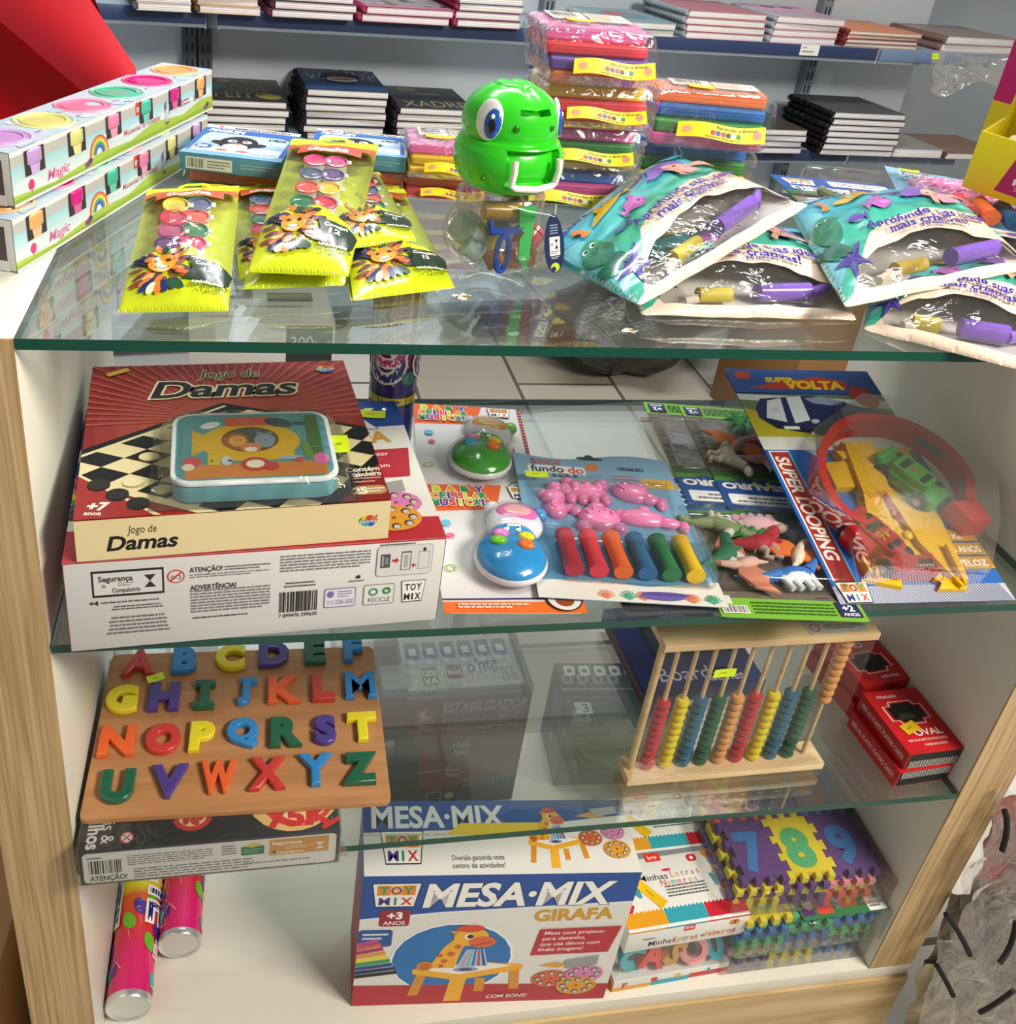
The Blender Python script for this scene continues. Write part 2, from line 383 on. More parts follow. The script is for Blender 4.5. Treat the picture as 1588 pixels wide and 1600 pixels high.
def scrap(px, py, s, seed):                              # torn paper left on the glass
    p = at(px, py, z=Z1+.0006); rnd = random.Random(seed); m = MB()
    m.prism([(s*rnd.uniform(.35, 1)*cos(2*pi*i/14), s*.8*rnd.uniform(.35, 1)*sin(2*pi*i/14)) for i in range(14)], 0, .0006, 'e6e0d4', 'paper')
    m.prism([(s*.5*rnd.uniform(.3, 1)*cos(2*pi*i/9)+.4*s, s*.3*rnd.uniform(.3, 1)*sin(2*pi*i/9)) for i in range(9)], .0006, .001, '9a7850', 'paper')
    o = m.build('torn_paper', g1); o.location = p-V((.5, 0, Z1))
scrap(722, 464, .012, 1); scrap(983, 517, .008, 2); scrap(600, 640, .002, 4)
# ---------------------------------------------------------------- shelving behind
YW = math.atan(.14); gd = thing('shelving_unit', 'long blue-edged metal shelving full of notebooks behind the counter', 'shelving', (.07, 2.06, FL), YW)
ZU, ZL = -.07-FL, -.41-FL
m = MB(); m.box((-1.1, .33, .02), (2.62, .345, 2.6), 'dde8f0', 'metal_paint'); 
for x in (-.015, 1.065, 2.14): m.box((x-.003, .3285, .02), (x+.003, .3302, 2.6), '7e8894', 'metal_paint')
m.build('back_panel', gd)
for x0, x1 in ((-1.08, -.03), (.0, 1.065), (1.07, 2.135), (2.15, 2.62)):
    for z in (.16, ZL, ZU, ZU+.42, ZU+.85):
        m = MB(); m.box((x0, 0, z-.004), (x1, .325, z), '9fb0c0', 'metal_paint'); o = m.build('shelf_board', gd)
        m = MB(); m.box((x0, -.006, z-.036), (x1, .001, z+.001), '2e3f66' if x1 < 2.2 else '6f86a8', 'metal_paint', .002); m.box((x0, -.002, z-.045), (x1, .004, z-.036), '8d99a8', 'metal_paint'); m.build('price_rail', o)
for x in (-.05, -.005, 1.07, 2.13):
    m = MB(); m.box((x-.02, .29, 0), (x+.02, .328, 2.6), '8f9aa8' if x > 0 else '596069', 'metal_paint', .002)
    for k in range(30):
        for dx in (-.008, .008): m.box((x+dx-.0025, .2885, .5+k*.045), (x+dx+.0025, .2902, .525+k*.045), '23262b', 'metal_paint')
    m.build('upright', gd)
for x in (-.03, .003, 2.14):
    for z in (ZU, ZL):
        m = MB(); m.prism([(0, 0), (.29, 0), (.29, -.09), (.02, -.045), (0, -.045)], -.0015, .0015, 'd8dde2', 'metal_paint', T=MX.Translation((x, 0, z-.003)) @ MX.Rotation(R(90), 4, 'Z') @ MX.Rotation(R(90), 4, 'X')); m.build('shelf_bracket', gd)
m = MB(); m.box((-.036, -.0012, -.017), (.036, 0, .017), 'e9e9e4', 'card'); a = Art(m, (-.036, -.0012, -.017), (1, 0, 0), (0, 0, 1), .072, .034); a.lines(.1, .2, .9, .5, 1, '77777a'); a.lines(.1, .6, .4, .8, 1, '77777a')
o = m.build('price_label', gd); 
q = MX.Translation((.07, 2.06, FL)) @ MX.Rotation(YW, 4, 'Z'); o.location = (q.inverted() @ at(1262, 80, y=2.32)); o.location.y = -.0068; o.location.z = ZU-.014
ORD = ['bottom', 'second', 'third', 'fourth', 'fifth', 'sixth', 'seventh', 'eighth', 'ninth']
def stack(xl, xr, yl, yr, z, n, where, cover, spir, h=.02, depth=.26, art=None, tilt=.0, page='e9e6e2', edge=None, coil=.0092, last=None):
    pl, pr = at(xl, yl, z=z), at(xr, yr, z=z); wd = (pr-pl).length; mid = (pl+pr)/2; yaw = math.atan2(pr.y-pl.y, pr.x-pl.x)
    def make(nm, cov, arts):
        t = thing('notebook', nm, 'notebook', (0, 0, 0), 0, 'notebooks on the shelving behind')
        m = MB(); m.box((-wd/2, .002, .0012), (wd/2, depth, h-.0016), page, 'paper', .0008)
        for k in range(1, 4): m.box((-wd/2+.001, .0012, h*k/4), (wd/2-.001, .0021, h*k/4+.0003), 'bdb9b6', 'paper')
        m.build('page_block', t)
        m = MB(); m.box((-wd/2-.004, 0, h-.0016), (wd/2+.002, depth+.002, h), cov, 'card'); m.box((-wd/2-.004, 0, 0), (wd/2+.002, depth+.002, .0012), edge or cov, 'card')
        if arts: arts(Art(m, (-wd/2-.004, 0, h), (1, 0, 0), (0, 1, 0), wd+.006, depth+.002, eps=1e-4, k0=3e-4))
        m.build('cover', t)
        m = MB(); pts = [(-wd/2-.006+coil*.8*cos(a), .004+depth*a/(2*pi*22), h/2+coil*sin(a)) for a in [k*2*pi/8 for k in range(22*8+1)]]
        m.tube(pts, .0018, spir, 'metal_paint', 4); m.tube([(-wd/2-.006, .006, h/2), (-wd/2-.006, depth-.004, h/2)], coil*.72, spir, 'metal_paint', 8); m.build('spiral_binding', t); return t
    rnd = random.Random(int(xl)); pr0 = None
    for k in range(n):
        top = k == n-1
        nm = f"{'top' if top and n > 1 else ORD[k] if n > 1 else 'only'} notebook of {where}"
        if top: t = make(nm, last or cover, art)
        elif k == 0: t = pr0 = make(nm, cover, None)
        else: t = copy_tree(pr0); t['label'] = nm
        dx = rnd.uniform(-.006, .006)+tilt*k
        t.location = (mid.x+dx, mid.y+rnd.uniform(-.004, .008), z+k*(h+.0006)); t.rotation_euler = (0, 0, yaw+rnd.uniform(-.03, .03))
yb = lambda x: 21+(x-325)*.052
zu, zl = -.07, -.41
def up(xl, xr, n, where, cov, sp, **k): stack(xl, xr, yb(xl), yb(xr), zu, n, where, cov, sp, **k)
def pinkart(a):
    a.rect(0, 0, 1, .12, 'c46a88'); a.rect(0, .12, 1, 1, '8d8488')
    for i in range(26): a.ell(random.random(), .15+.8*random.random(), .05, random.choice(('6e6a70', 'a9a3a8', '4f4a50')))
up(218, 300, 2, 'the stack above the red bag, beyond the left upright', 'c9b9b4', '5a5a60')
up(312, 405, 3, 'the cream-paged stack at the left end of the upper shelf', 'c8a878', '6a4a22', page='ecdfe2')
up(428, 553, 3, 'the stack second from the left on the upper shelf', '3b3d44', '5a1e36', page='ecdfe2')
up(570, 703, 2, 'the pair with a pink-edged grey cover on the upper shelf', '7c2f4c', 'a02c58', art=pinkart, page='ecdfe2')
up(715, 812, 4, 'the stack above the green jar lid on the upper shelf', '6a2a45', 'a02c58', last='6f93a8')
up(948, 1052, 2, 'the pair behind the clay stack on the upper shelf', '7fa0ac', 'aab4ba', art=lambda a: (a.ell(.5, .5, .3, 'a8646c'), a.ell(.6, .4, .2, '5f8a9c')))
up(1072, 1190, 4, 'the grey-spiralled stack above the orange clay on the upper shelf', 'b56d78', '9aa6ad', page='f0ebec')
up(1208, 1308, 4, 'the tall grey-spiralled stack above the price label', 'c58a94', 'a3aeb4', page='f0ebec', last='c7b4bc', art=lambda a: (a.rect(.1, 0, 1, 1, 'b8a6b0'), a.rect(.1, .5, 1, 1, 'e0a0cc'), a.ell(.4, .8, .1, '50505a'), a.ell(.7, .8, .08, '50505a')))
up(1322, 1432, 4, 'the thin orange-covered stack on the upper shelf', 'a85a4c', '7a3030', h=.0125, last='e08a58')
up(1475, 1588, 2, 'the brown-covered pair behind the magenta display', 'b8867c', '8a6a62', h=.026, last='9a8a86', coil=.012)
yl_ = lambda x: 216+(x-400)*.03
def lo(xl, xr, n, where, cov, sp, **k): stack(xl, xr, yl_(xl), yl_(xr), zl, n, where, cov, sp, **k)
def boba(a):
    a.rect(0, 0, 1, 1, '2b2524'); a.ell(.3, .86, .09, '7a7430'); a.ell(.55, .88, .06, '6e6a34')
    a.text('BOBA', .52, .55, .3, '5d6650', fit=.6); a.text('FEITO', .5, .25, .26, '7a7a38', fit=.7); a.ell(.82, .2, .14, '8a842e'); a.rect(.1, .4, .25, .7, '2f6a74')
def bird(a):
    a.rect(0, 0, 1, 1, '2c4a72'); a.rect(0, .45, 1, 1, '4a5a70')
    for i in range(30): a.rect((q := random.random()), (p := .45+.5*random.random()), q+.03, p+.1, 'a0a4ac')
    a.ell(.5, .6, .25, '20242c'); a.ell(.5, .45, .2, 'c4bcb8', rv=.12); a.ell(.5, .47, .16, '8a5f50', rv=.06)
def xadr(a):
    a.rect(0, 0, 1, 1, '2d3036'); a.ell(.3, .85, .14, '6c7432'); a.rect(0, .55, 1, .72, '3c4650'); a.text('XADRE', .52, .2, .28, '8a8060', fit=.86); a.lines(.4, .62, .8, .7, 1, 'b0b0b0')
lo(322, 448, 5, 'the dark-covered stack under the left end of the upper shelf', '24262c', '15161a', art=boba, depth=.28)
lo(478, 600, 7, 'the tall stack with a navy cover behind the penguin boxes', '22283a', '14161c', art=bird, depth=.28)
lo(622, 735, 5, 'the stack behind the green jar lid', '2a2d36', '14161c', art=xadr, depth=.28)
lo(1172, 1252, 4, 'the stack right behind the orange and blue clay pack', '2e3c66', '15161a', page='efeff2', last='4a4038')
lo(1284, 1392, 7, 'the tall white-paged stack with black covers', '1d1f24', '101114', page='f1f0f3', last='55585c', tilt=.002)
lo(1398, 1472, 1, 'the low pink-edged notebook right of the tall black-covered stack', '9a9894', 'd090a8', h=.03, page='efeef0')
lo(1478, 1575, 1, 'the brown notebook lying behind the display box', '8a6a58', '5a4a44', h=.022)
# ---------------------------------------------------------------- things on the floor
bc = Carton('stabilizer_box', 'white carton marked 300VA on the floor behind the counter', 'box', .155, 1.45, FL, .05, .345, .22, .415, 'd3d0c4')
p, q = at(290, 491, y=1.45), at(530, 491, y=1.45); bc.w = (q-p).length
bc.t.location = ((p.x+q.x)/2, 1.45, FL)
f = bc.front
f.rect(.66, .28, .985, .98, '2f3a35'); f.text('300', .77, .87, .085, 'eef0ea', fit=.16); f.text('VA ou W', .91, .86, .05, 'eef0ea', fit=.14)
f.text('4', .72, .70, .08, 'eef0ea'); f.text('TOMADAS', .85, .71, .04, 'eef0ea', fit=.19); f.lines(.76, .64, .95, .68, 1, 'c0c4c0'); f.text('MONOVOLT', .83, .46, .03, 'eef0ea', fit=.2)
f.rect(.38, .69, .52, .73, 'c8a838'); f.rrect(.05, .3, .35, .42, .02, '1c1c1e'); f.rect(.66, .2, .985, .28, '7c6a5a')
tp = bc.top; tp.rect(.0, 0, 1, 1, 'b9b8b0'); tp.rect(0, .62, .45, .88, '4b4c48'); tp.rect(.55, .55, .88, .8, '39403c'); tp.lines(.3, .38, .92, .45, 1, '555'+'550'); tp.lines(.1, .12, .95, .2, 1, '777770')
bc.done()
m = MB()
def bagfn(u, v):
    a = 2*pi*u; r = (.19+.02*sin(5*a+3*v))*sin(pi*min(1, .16+.84*(1-v)))**.6*(1+.25*noise.noise(V((cos(a)*2, sin(a)*2, v*4)))); return V((1.35+r*1.35*cos(a), 2.0+r*.9*sin(a), FL+.001+.3*v))
m.sheet(bagfn, 48, 20, '101012', 'black_bag'); tag(m.build('plastic_bag', None), 'shiny black plastic bag slumped on the floor behind the counter', 'bag')
cb = Carton('cardboard_box', 'plain brown cardboard box on the floor behind the toy car card', 'box', 1.9, 1.52, FL, .12, .5, .35, .42, '8a6238', bev=.003)
cb.front.rect(0, .46, 1, .48, '7a5430'); cb.top.rect(0, .485, 1, .515, '6a4828'); cb.top.rect(0, .44, 1, .56, 'b08a58'); cb.done()
lb = Carton('cardboard_box', 'brown cardboard box on the floor left of the counter', 'box', -.34, -.02, FL, -.05, .44, .5, .24, 'c69a66', bev=.003); lb.top.rect(.49, 0, .51, 1, 'a57c4c'); lb.done()
# ---------------------------------------------------------------- red bag, upper left
rb = thing('gift_bag', 'big glossy red fabric bag folded at the left end of the counter', 'bag', (-.13, .5, 0))
P = lambda x, y, Y: at(x, y, y=Y)
tri = [P(128, -60, .46), P(205, 100, .44), P(150, 110, .425), P(118, 62, .43), P(70, -60, .50), P(-60, -60, .55), P(-90, 175, .47), P(60, 165, .43), P(190, 108, .425)]
def red(u, v):
    L = lerp(V((-.30, .60, .005)), V((-.32, .60, .32)), v); Rr = lerp(V((.045, .485, .005)), V((-.045, .51, .26)), v)
    p = lerp(L, Rr, u); k = noise.noise(V((u*3.2, v*1.4, 2)))*.022+.018*abs(sin(u*5+v*2.2))
    return p + V((0, -1, 0))*k*(1-u**6)
m = MB(); m.sheet(red, 50, 40, 'b80a18', 'fabric'); m.sheet(lambda u, v: red(1-u, v)+V((.0, .03+.05*sin(pi*u), 0)), 50, 40, 'b80a18', 'fabric'); m.build('bag_body', rb, (-.13, .5, 0))
m = MB()
def flap(u, v):
    a = lerp(V((-.20, .47, .23)), V((.047, .478, .012)), u); b = lerp(V((-.07, .468, .27)), V((.04, .47, .10)), u); return lerp(a, b, v)+V((0, -.012-.012*sin(pi*v), 0))
m.sheet(flap, 24, 12, 'd42a38', 'fabric'); m.build('side_fold', rb, (-.13, .5, 0))
wp = thing('plastic_bag', 'crumpled clear plastic hanging from the brown notebooks over the upper shelf edge', 'bag', tuple(at(1510, 100, y=2.30)))
o_ = at(1510, 100, y=2.30)
def wrapf(u, v):
    p = lerp(at(1448, 78, y=2.31), at(1588, 92, y=2.33), u); dr = at(1480, 150, y=2.31)-at(1480, 80, y=2.31)
    k = noise.noise(V((u*6, v*4, 3))); return p+dr*v*(.75+.35*sin(u*7+1)*.6)+V((0, -.02-.03*k-.02*v, .01*k))
m = MB(); m.sheet(wrapf, 50, 24, 'ffffff', 'cellophane'); m.build('clear_film', wp, o_)
sticker(wp, .035, .018, LIME, tuple(at(1462, 88, y=2.27)-o_), .3, R(80))
# ---------------------------------------------------------------- artwork shared by several packages
def toymix(a, u0, v0, u1, v1, colour=True):
    s = (u1-u0)*.08
    a.poly([(u0, v1), (u1, v1), (u1-s*1.3, v0), (u0+s*1.3, v0)], '2a2a2a' if not colour else '20242e'); a.poly([(u0+s*.35, v1-.02*(v1-v0)-s*.2), (u1-s*.35, v1-.02*(v1-v0)-s*.2), (u1-s*1.55, v0+.04*(v1-v0)), (u0+s*1.55, v0+.04*(v1-v0))], 'f2f0ea')
    w, h = u1-u0, v1-v0
    if colour:
        a.rect(u0+.12*w, v0+.5*h, u0+.88*w, v0+.9*h, 'e08a3c'); a.rect(u0+.38*w, v0+.5*h, u0+.62*w, v0+.9*h, 'f0c060')
    for i, (c, k) in enumerate(zip('TOY', ('2f9a58', '7a3a8a', '3a9a4a'))): a.text(c, u0+(.26+.24*i)*w, v0+.7*h, .3*h, k if colour else '1a1a1a', maxfit=.22*w, bold=.03)
    for i, (c, k) in enumerate(zip('MIX', ('3a3a8a', '2a8a6a', 'd03a3a'))): a.text(c, u0+(.28+.22*i)*w, v0+.26*h, .3*h, k if colour else '1a1a1a', maxfit=.24*w, bold=.03)
def disc(a, u, v, r, col):
    a.ell(u+.006*r, v-.03*r*a.asp(), r, mixc(col, '000000', .35), rv=r*a.asp()*.72); a.ell(u, v, r, col, rv=r*a.asp()*.72)
    for i in range(8):
        g = 2*pi*i/8; x, y = u+r*.68*cos(g), v+r*.68*.72*a.asp()*sin(g); a.ell(x, y, r*.17, '4a4038'); a.ell(x+r*.02, y-r*.05, r*.12, 'c8c0b0')
    a.ell(u, v, r*.08, '8a5a2a')
def pencils(a, u0, v0, w, h):
    for i, c in enumerate(('c04a8a', 'e05a4a', 'a03a5a', 'e8903a', 'e8d83a', '3aa04a', '2a4a9a', '1a2a5a', '16161a')):
        y = v0+h*(1-(i+1)/9.5); a.line([(u0, y-.012), (u0+w*(.45+.06*i), y+.02)], h*.07, c)
def giraffe(a, u, v, s):                                 # drawing table with a giraffe lamp: u,v is the table centre, s its width
    A = a.asp(); Y = lambda k: v+k*s*A; y1, y2 = 'f0b030', 'd8902a'
    for dx, w, top, bot in ((-.40, .05, -.08, -.40), (.40, .05, .02, -.34), (.12, .055, -.16, -.36)): a.poly([(u+(dx-.02)*s, Y(top)), (u+(dx+.07)*s, Y(top)), (u+(dx*1.12+.06)*s, Y(bot)), (u+(dx*1.12-.03)*s, Y(bot))], y2)
    a.poly([(u-.12*s, Y(-.16)), (u+.02*s, Y(-.16)), (u, Y(-.5)), (u-.15*s, Y(-.5))], y1)
    a.poly([(u-.46*s, Y(-.08)), (u-.06*s, Y(-.19)), (u+.5*s, Y(-.05)), (u+.5*s, Y(.02)), (u+.1*s, Y(.08)), (u-.46*s, Y(-.01))], y1)
    a.poly([(u-.38*s, Y(-.02)), (u-.05*s, Y(-.1)), (u+.4*s, Y(.01)), (u+.1*s, Y(.075))], 'f2f0ea'); a.ell(u, Y(-.03), .11*s, '9a98c0', rv=.035*s*A); a.ell(u, Y(-.03), .06*s, '3a3440', rv=.015*s*A)
    a.poly([(u-.02*s, Y(.26)), (u+.13*s, Y(.26)), (u+.19*s, Y(.02)), (u-.09*s, Y(.0))], '9ac8e8')
    for i, c in enumerate(('e88a9a', '7ac08a', '4a6ac0', 'd04040', '2a3a7a')): a.poly([(u+(.0+.025*i)*s, Y(.26)), (u+(.015+.025*i)*s, Y(.26)), (u+(-.03+.05*i)*s, Y(.02)), (u+(-.055+.05*i)*s, Y(.02))], c)
    a.poly([(u-.33*s, Y(.0)), (u-.1*s, Y(.0)), (u-.06*s, Y(.28)), (u+.02*s, Y(.4)), (u-.1*s, Y(.46)), (u-.22*s, Y(.3))], y1)
    a.ell(u-.36*s, Y(.03), .07*s, y2); a.ell(u-.36*s, Y(.03), .05*s, 'c06a2a')
    for x, y, r in ((-.2, .1, .03), (-.15, .2, .035), (-.24, .18, .025), (-.1, .3, .03), (-.22, .03, .025)): a.ell(u+x*s, Y(y), r*s, 'd0602a')
    a.ell(u-.0*s, Y(.43), .15*s, y1, rv=.12*s*A); a.ell(u+.1*s, Y(.36), .12*s, 'e0683a', rv=.08*s*A); a.ell(u-.02*s, Y(.55), .12*s, 'd84a2a', rv=.05*s*A)
    a.line([(u+.02*s, Y(.31)), (u+.18*s, Y(.36))], .012*s, '8a2a1a'); a.ell(u-.02*s, Y(.44), .04*s, 'f6f2ea'); a.ell(u-.01*s, Y(.44), .028*s, '2a1a14'); a.poly([(u-.14*s, Y(.46)), (u-.2*s, Y(.53)), (u-.1*s, Y(.52))], y2)
def mesa_front(a):
    a.rect(0, 0, 1, 1, 'e4e2dc'); a.poly([(0, .69), (.3, .735), (1, .79), (1, 1), (0, 1)], '1d4f9e'); a.line([(0, .685), (.3, .73), (1, .785)], .006, 'f4f2ee')
    toymix(a, .03, .775, .21, .95); a.text('MESA\u00b7MIX', .57, .86, .165, 'f6f4f0', fit=.70, shear=.12, bold=.035, out='10305f', ow=.02)
    a.text('GIRAFA', .79, .70, .085, 'cf9a34', fit=.30, bold=.04, rot=.03); a.rrect(.07, .635, .18, .755, .012, '9c2230'); a.text('+3', .125, .715, .05, 'ffffff', bold=.04); a.text('ANOS', .125, .66, .03, 'ffffff', fit=.08)
    a.ell(.36, .37, .235, 'f4f4f2', rv=.28); a.ell(.36, .37, .225, '2473b8', rv=.27)
    a.poly([(0, .17), (.5, .155), (1, .13), (1, 0), (0, 0)], 'b52a36')
    a.rrect(.0, .48, .125, .61, .015, '24519c'); a.lines(.015, .53, .11, .59, 2, 'e8ecf4'); pencils(a, .0, .24, .17, .3)
    giraffe(a, .42, .30, .44); a.poly([(.675, .59), (.985, .605), (.96, .40), (.66, .385)], 'b8283a')
    for i, s in enumerate(('Mesa com projetor', 'para desenho,', 'que usa discos com', 'lindas imagens!')): a.text(s, .695-.004*i, .56-.043*i, .027, 'fbf6f2', al='l', maxfit=.25, shear=.1, rot=.03)
    a.poly([(.70, .30), (.76, .325), (.84, .3), (.78, .28)], 'd8a040'); a.poly([(.80, .34), (.93, .375), (.93, .30), (.81, .27)], '9a9c9c')
    disc(a, .76, .19, .075, 'd8643a'); disc(a, .89, .225, .075, 'd880b8'); disc(a, .87, .13, .08, 'e09a30'); a.text('COM SONS!', .60, .06, .028, 'ffffff', shear=.12, rot=.02)
def brw(a, u, v, w, h): a.rect(u-w/2, v-h/2, u+w/2, v+h/2, 'e23a2c'); a.text('brw', u, v, h*.5, 'ffffff', maxfit=w*.8)
def barcode_block(a, u0, v0, u1, v1): a.bars(u0, v0, u1, v1, bg='e6e4de')
def inmetro(a, u0, v0, u1, v1):
    a.rect(u0, v0, u1, v1, 'efeee8'); w, h = u1-u0, v1-v0; c = u0+w*.62
    a.poly([(c-.12*w, v0+.85*h), (c+.2*w, v0+.85*h), (c+.04*w, v0+.62*h)], '16161a'); a.poly([(c-.12*w, v0+.35*h), (c+.2*w, v0+.35*h), (c+.04*w, v0+.6*h)], '16161a'); a.lines(u0+.1*w, v0+.08*h, u0+.9*w, v0+.28*h, 2, '3a3a3a'); a.ell(u0+.22*w, v0+.6*h, .12*w, '8a8a88')
# ================================================================ bottom board
c = Carton('toy_box', 'upright blue and white giraffe projector table box on the bottom board', 'box', .4576, .0172, Z4, -.0822, .3247, .0979, .2549, 'dedbd4')
mesa_front(c.front)
a = c.top; a.rect(0, 0, 1, 1, 'e4e2dc'); a.poly([(0, .56), (.5, .6), (1, .78), (1, 1), (0, 1)], '1d4f9e'); a.text('MESA\u00b7MIX', .28, .78, .3, 'e6e8ea', fit=.5, bold=.03)
toymix(a, .06, .14, .22, .58); a.lines(.0, .5, .7, .56, 1, 'c4c2bc')
for i, s in enumerate(('Divers\u00e3o garantida neste', 'centro de atividades!')): a.text(s, .41, .22-.1*i, .07, '22242a', maxfit=.19)
a.poly([(.3, .52), (.7, .52), (.66, .68), (.36, .68)], 'f0cc20'); a.sub_win(.58, .03, .86, 1.0); giraffe(a, .45, .42, .8); a.sub_win(0, 0, 1, 1)
a.poly([(.80, .76), (.86, .82), (.92, .76), (.86, .73)], 'd8a040'); a.poly([(.86, .86), (.96, .9), (.97, .8), (.88, .76)], 'b4b6b8'); disc(a, .84, .46, .045, 'd8643a'); disc(a, .93, .54, .045, 'd880b8'); disc(a, .93, .3, .05, 'e09a30')
c.right.rect(0, .2, 1, .7, 'd8d6d0'); c.right.rect(0, .8, 1, 1, '1d4f9e'); c.right.rect(0, 0, 1, .12, 'b52a36'); c.left.rect(0, 0, 1, 1, 'a83040'); c.left.rect(0, .7, 1, 1, '1d4f9e'); c.done()
# stabilizer and the other dark box standing behind
c = Carton('stabilizer_box', 'dark red and black stabilizer carton behind the giraffe box', 'box', .4603, .3059, Z4, .0175, .2175, .1134, .2413, '3c1418', bev=.002)
a = c.front; a.rect(0, 0, 1, 1, '7a1420'); a.poly([(0, 0), (0, .73), (.1, .74), (.22, .66), (.28, .5), (.3, .2), (.4, .12), (1, .33), (1, 0)], '17181a')
a.text('ESTABILIZADOR', .69, .87, .075, 'd8d6d4', fit=.58, shear=.15, bold=.035); a.text('EVO III', .87, .79, .05, 'c8b4b4', shear=.2, fit=.14); a.ell(.29, .82, .07, 'c86a60'); a.ell(.29, .82, .045, 'e6e0dc'); a.ell(.31, .83, .03, 'b02a2a')
a.rrect(.5, .44, .63, .58, .02, '5a6a28'); a.text('1000', .565, .54, .045, 'f0f0ea', fit=.11); a.text('VA', .565, .475, .045, 'f0f0ea'); a.text('Black', .53, .33, .04, 'c8c8c8', fit=.1); a.text('Piano', .53, .285, .04, 'c8c8c8', fit=.1); a.lines(.44, .66, .86, .74, 2, 'b07068'); a.lines(.62, .16, .95, .24, 3, '8a9098'); a.line([(.28, .32), (.47, .33)], .006, 'c0c0c0'); a.ell(.07, .6, .035, 'd0d0d0'); a.ell(.53, .09, .035, 'b0a878')
a.line([(.37, 0), (.37, .13), (.47, .13), (.47, .04)], .008, '8a8a84')
a = c.top; a.rect(0, 0, 1, 1, '3c3e40'); a.rect(.16, .05, .94, 1, 'a9aaa8'); a.rect(0, .1, .2, .5, '888a8a')
for i in range(6): a.rrect(.19+.122*i, .56, .29+.122*i, .86, .015, '3c3f6c'); a.rect(.215+.122*i, .64, .265+.122*i, .76, 'd0d2d8')
a.rrect(.27, .12, .38, .42, .015, '5f6a2a'); a.text('1000', .325, .32, .1, 'f0f0ea', maxfit=.09); a.text('VA', .325, .2, .1, 'f0f0ea'); a.rrect(.44, .2, .55, .44, .015, '7a2f38'); a.text('Bivolt', .495, .32, .09, 'd8d0d0', maxfit=.09)
a.text("o'nte", .69, .42, .22, '2c2c2e', shear=.3, rot=.15, fit=.22); a.text('FORCE', .83, .3, .12, '2c2c2e', fit=.14); a.text('LINE', .86, .18, .12, '2c2c2e', fit=.1)
c.right.rect(0, .5, 1, 1, '5c1620'); c.right.rect(0, 0, 1, .5, '1a1214'); c.done()
c = Carton('power_supply_box', 'dark grey power supply carton with a cream curve, behind the abacus', 'box', .7415, .3186, Z4, -.0737, .2, .11, .1521, '3a3d40', bev=.002)
a = c.front; a.rect(0, 0, 1, 1, '34373a'); a.poly([(0, 1), (.04, .72), (.2, .42), (.5, .22), (1, .16), (1, 1)], '8f8c7c'); a.text('LACERDA', .23, .76, .07, '3a3836', fit=.26, shear=.15); a.text('NEW', .62, .78, .08, '3a3836', shear=.2); a.text('PRO', .66, .67, .08, '3a3836', shear=.2); a.rect(.18, .85, .28, .95, '8a6a44'); a.rect(.21, .88, .25, .95, '8f8c7c'); a.lines(.03, .05, .45, .34, 6, '787a78', al='l', th=.2); a.lines(.68, .3, .95, .58, 5, '4a4844', th=.25)
a = c.top; a.rect(0, 0, 1, 1, '3e4246'); a.line([(.0, .5), (1, .52)], .006, 'b8babc'); a.rect(.07, .06, .2, .26, 'c8c8c4'); a.text('3', .15, .16, .16, '303030')
for i in range(7): a.rrect(.06+.125*i, .76, .15+.125*i, .95, .02, 'c8c9c8'); a.ell(.105+.125*i, .855, .022, '50545a')
a = c.left; a.rect(0, 0, 1, 1, '505458'); a.rect(.3, .55, .8, .9, '8a8c8c'); a.ell(.5, .3, .08, '9a9c9c'); c.done()
# party poppers lying on the board
def popper_art(a, name=True):
    for v0, v1, c1, c2 in ((0, .14, 'd81f6e', 'd8246a'), (.14, .32, 'd8246a', 'd83028'), (.32, .42, 'd83028', 'e0601e'), (.42, .47, 'e0601e', 'e6c81c'), (.47, .58, 'e8d420', 'e6c81c'), (.58, .64, 'e6b81c', 'd8541e'), (.64, .84, 'd8481e', 'c02a24'), (.84, 1, 'c02a5a', '7a1c5c')):
        for i in range(4): a.rect(0, lerp(v0, v1, i/4), 1, lerp(v0, v1, (i+1)/4), mixc(c1, c2, i/3))
    rnd = random.Random(5)
    for i in range(26):
        u, v = rnd.random(), rnd.uniform(.06, .92); cc = rnd.choice(('1c9a9a', '6ab42a', 'f0c01c', '5a2a8a')); a.ell(u, v, .045, cc, rv=.042, rot=.5); a.line([(u, v-.04), (u+.02, v-.08)], .005, 'f0a0a0')
    for k in range(2):
        u = .11+.5*k
        for i, ch in enumerate('CONFETE'): a.text(ch, u+.04, .92-.095*i, .155, '22266a', rot=-pi/2, out='f6f0f0', ow=.05, maxfit=.3)
        a.ell(u+.02, .2, .055, 'f4d8dc', rv=.022); a.ell(u+.02, .2, .05, 'c81c58', rv=.019); a.text('ROCK', u+.02, .2, .09, 'ffffff', rot=-.2, maxfit=.07)
        a.line([(u+.14, .1), (u+.2, .14), (u+.25, .1)], .006, 'f0a0b8'); a.lines(u-.02, .035, u+.12, .05, 1, 'e8c84a')
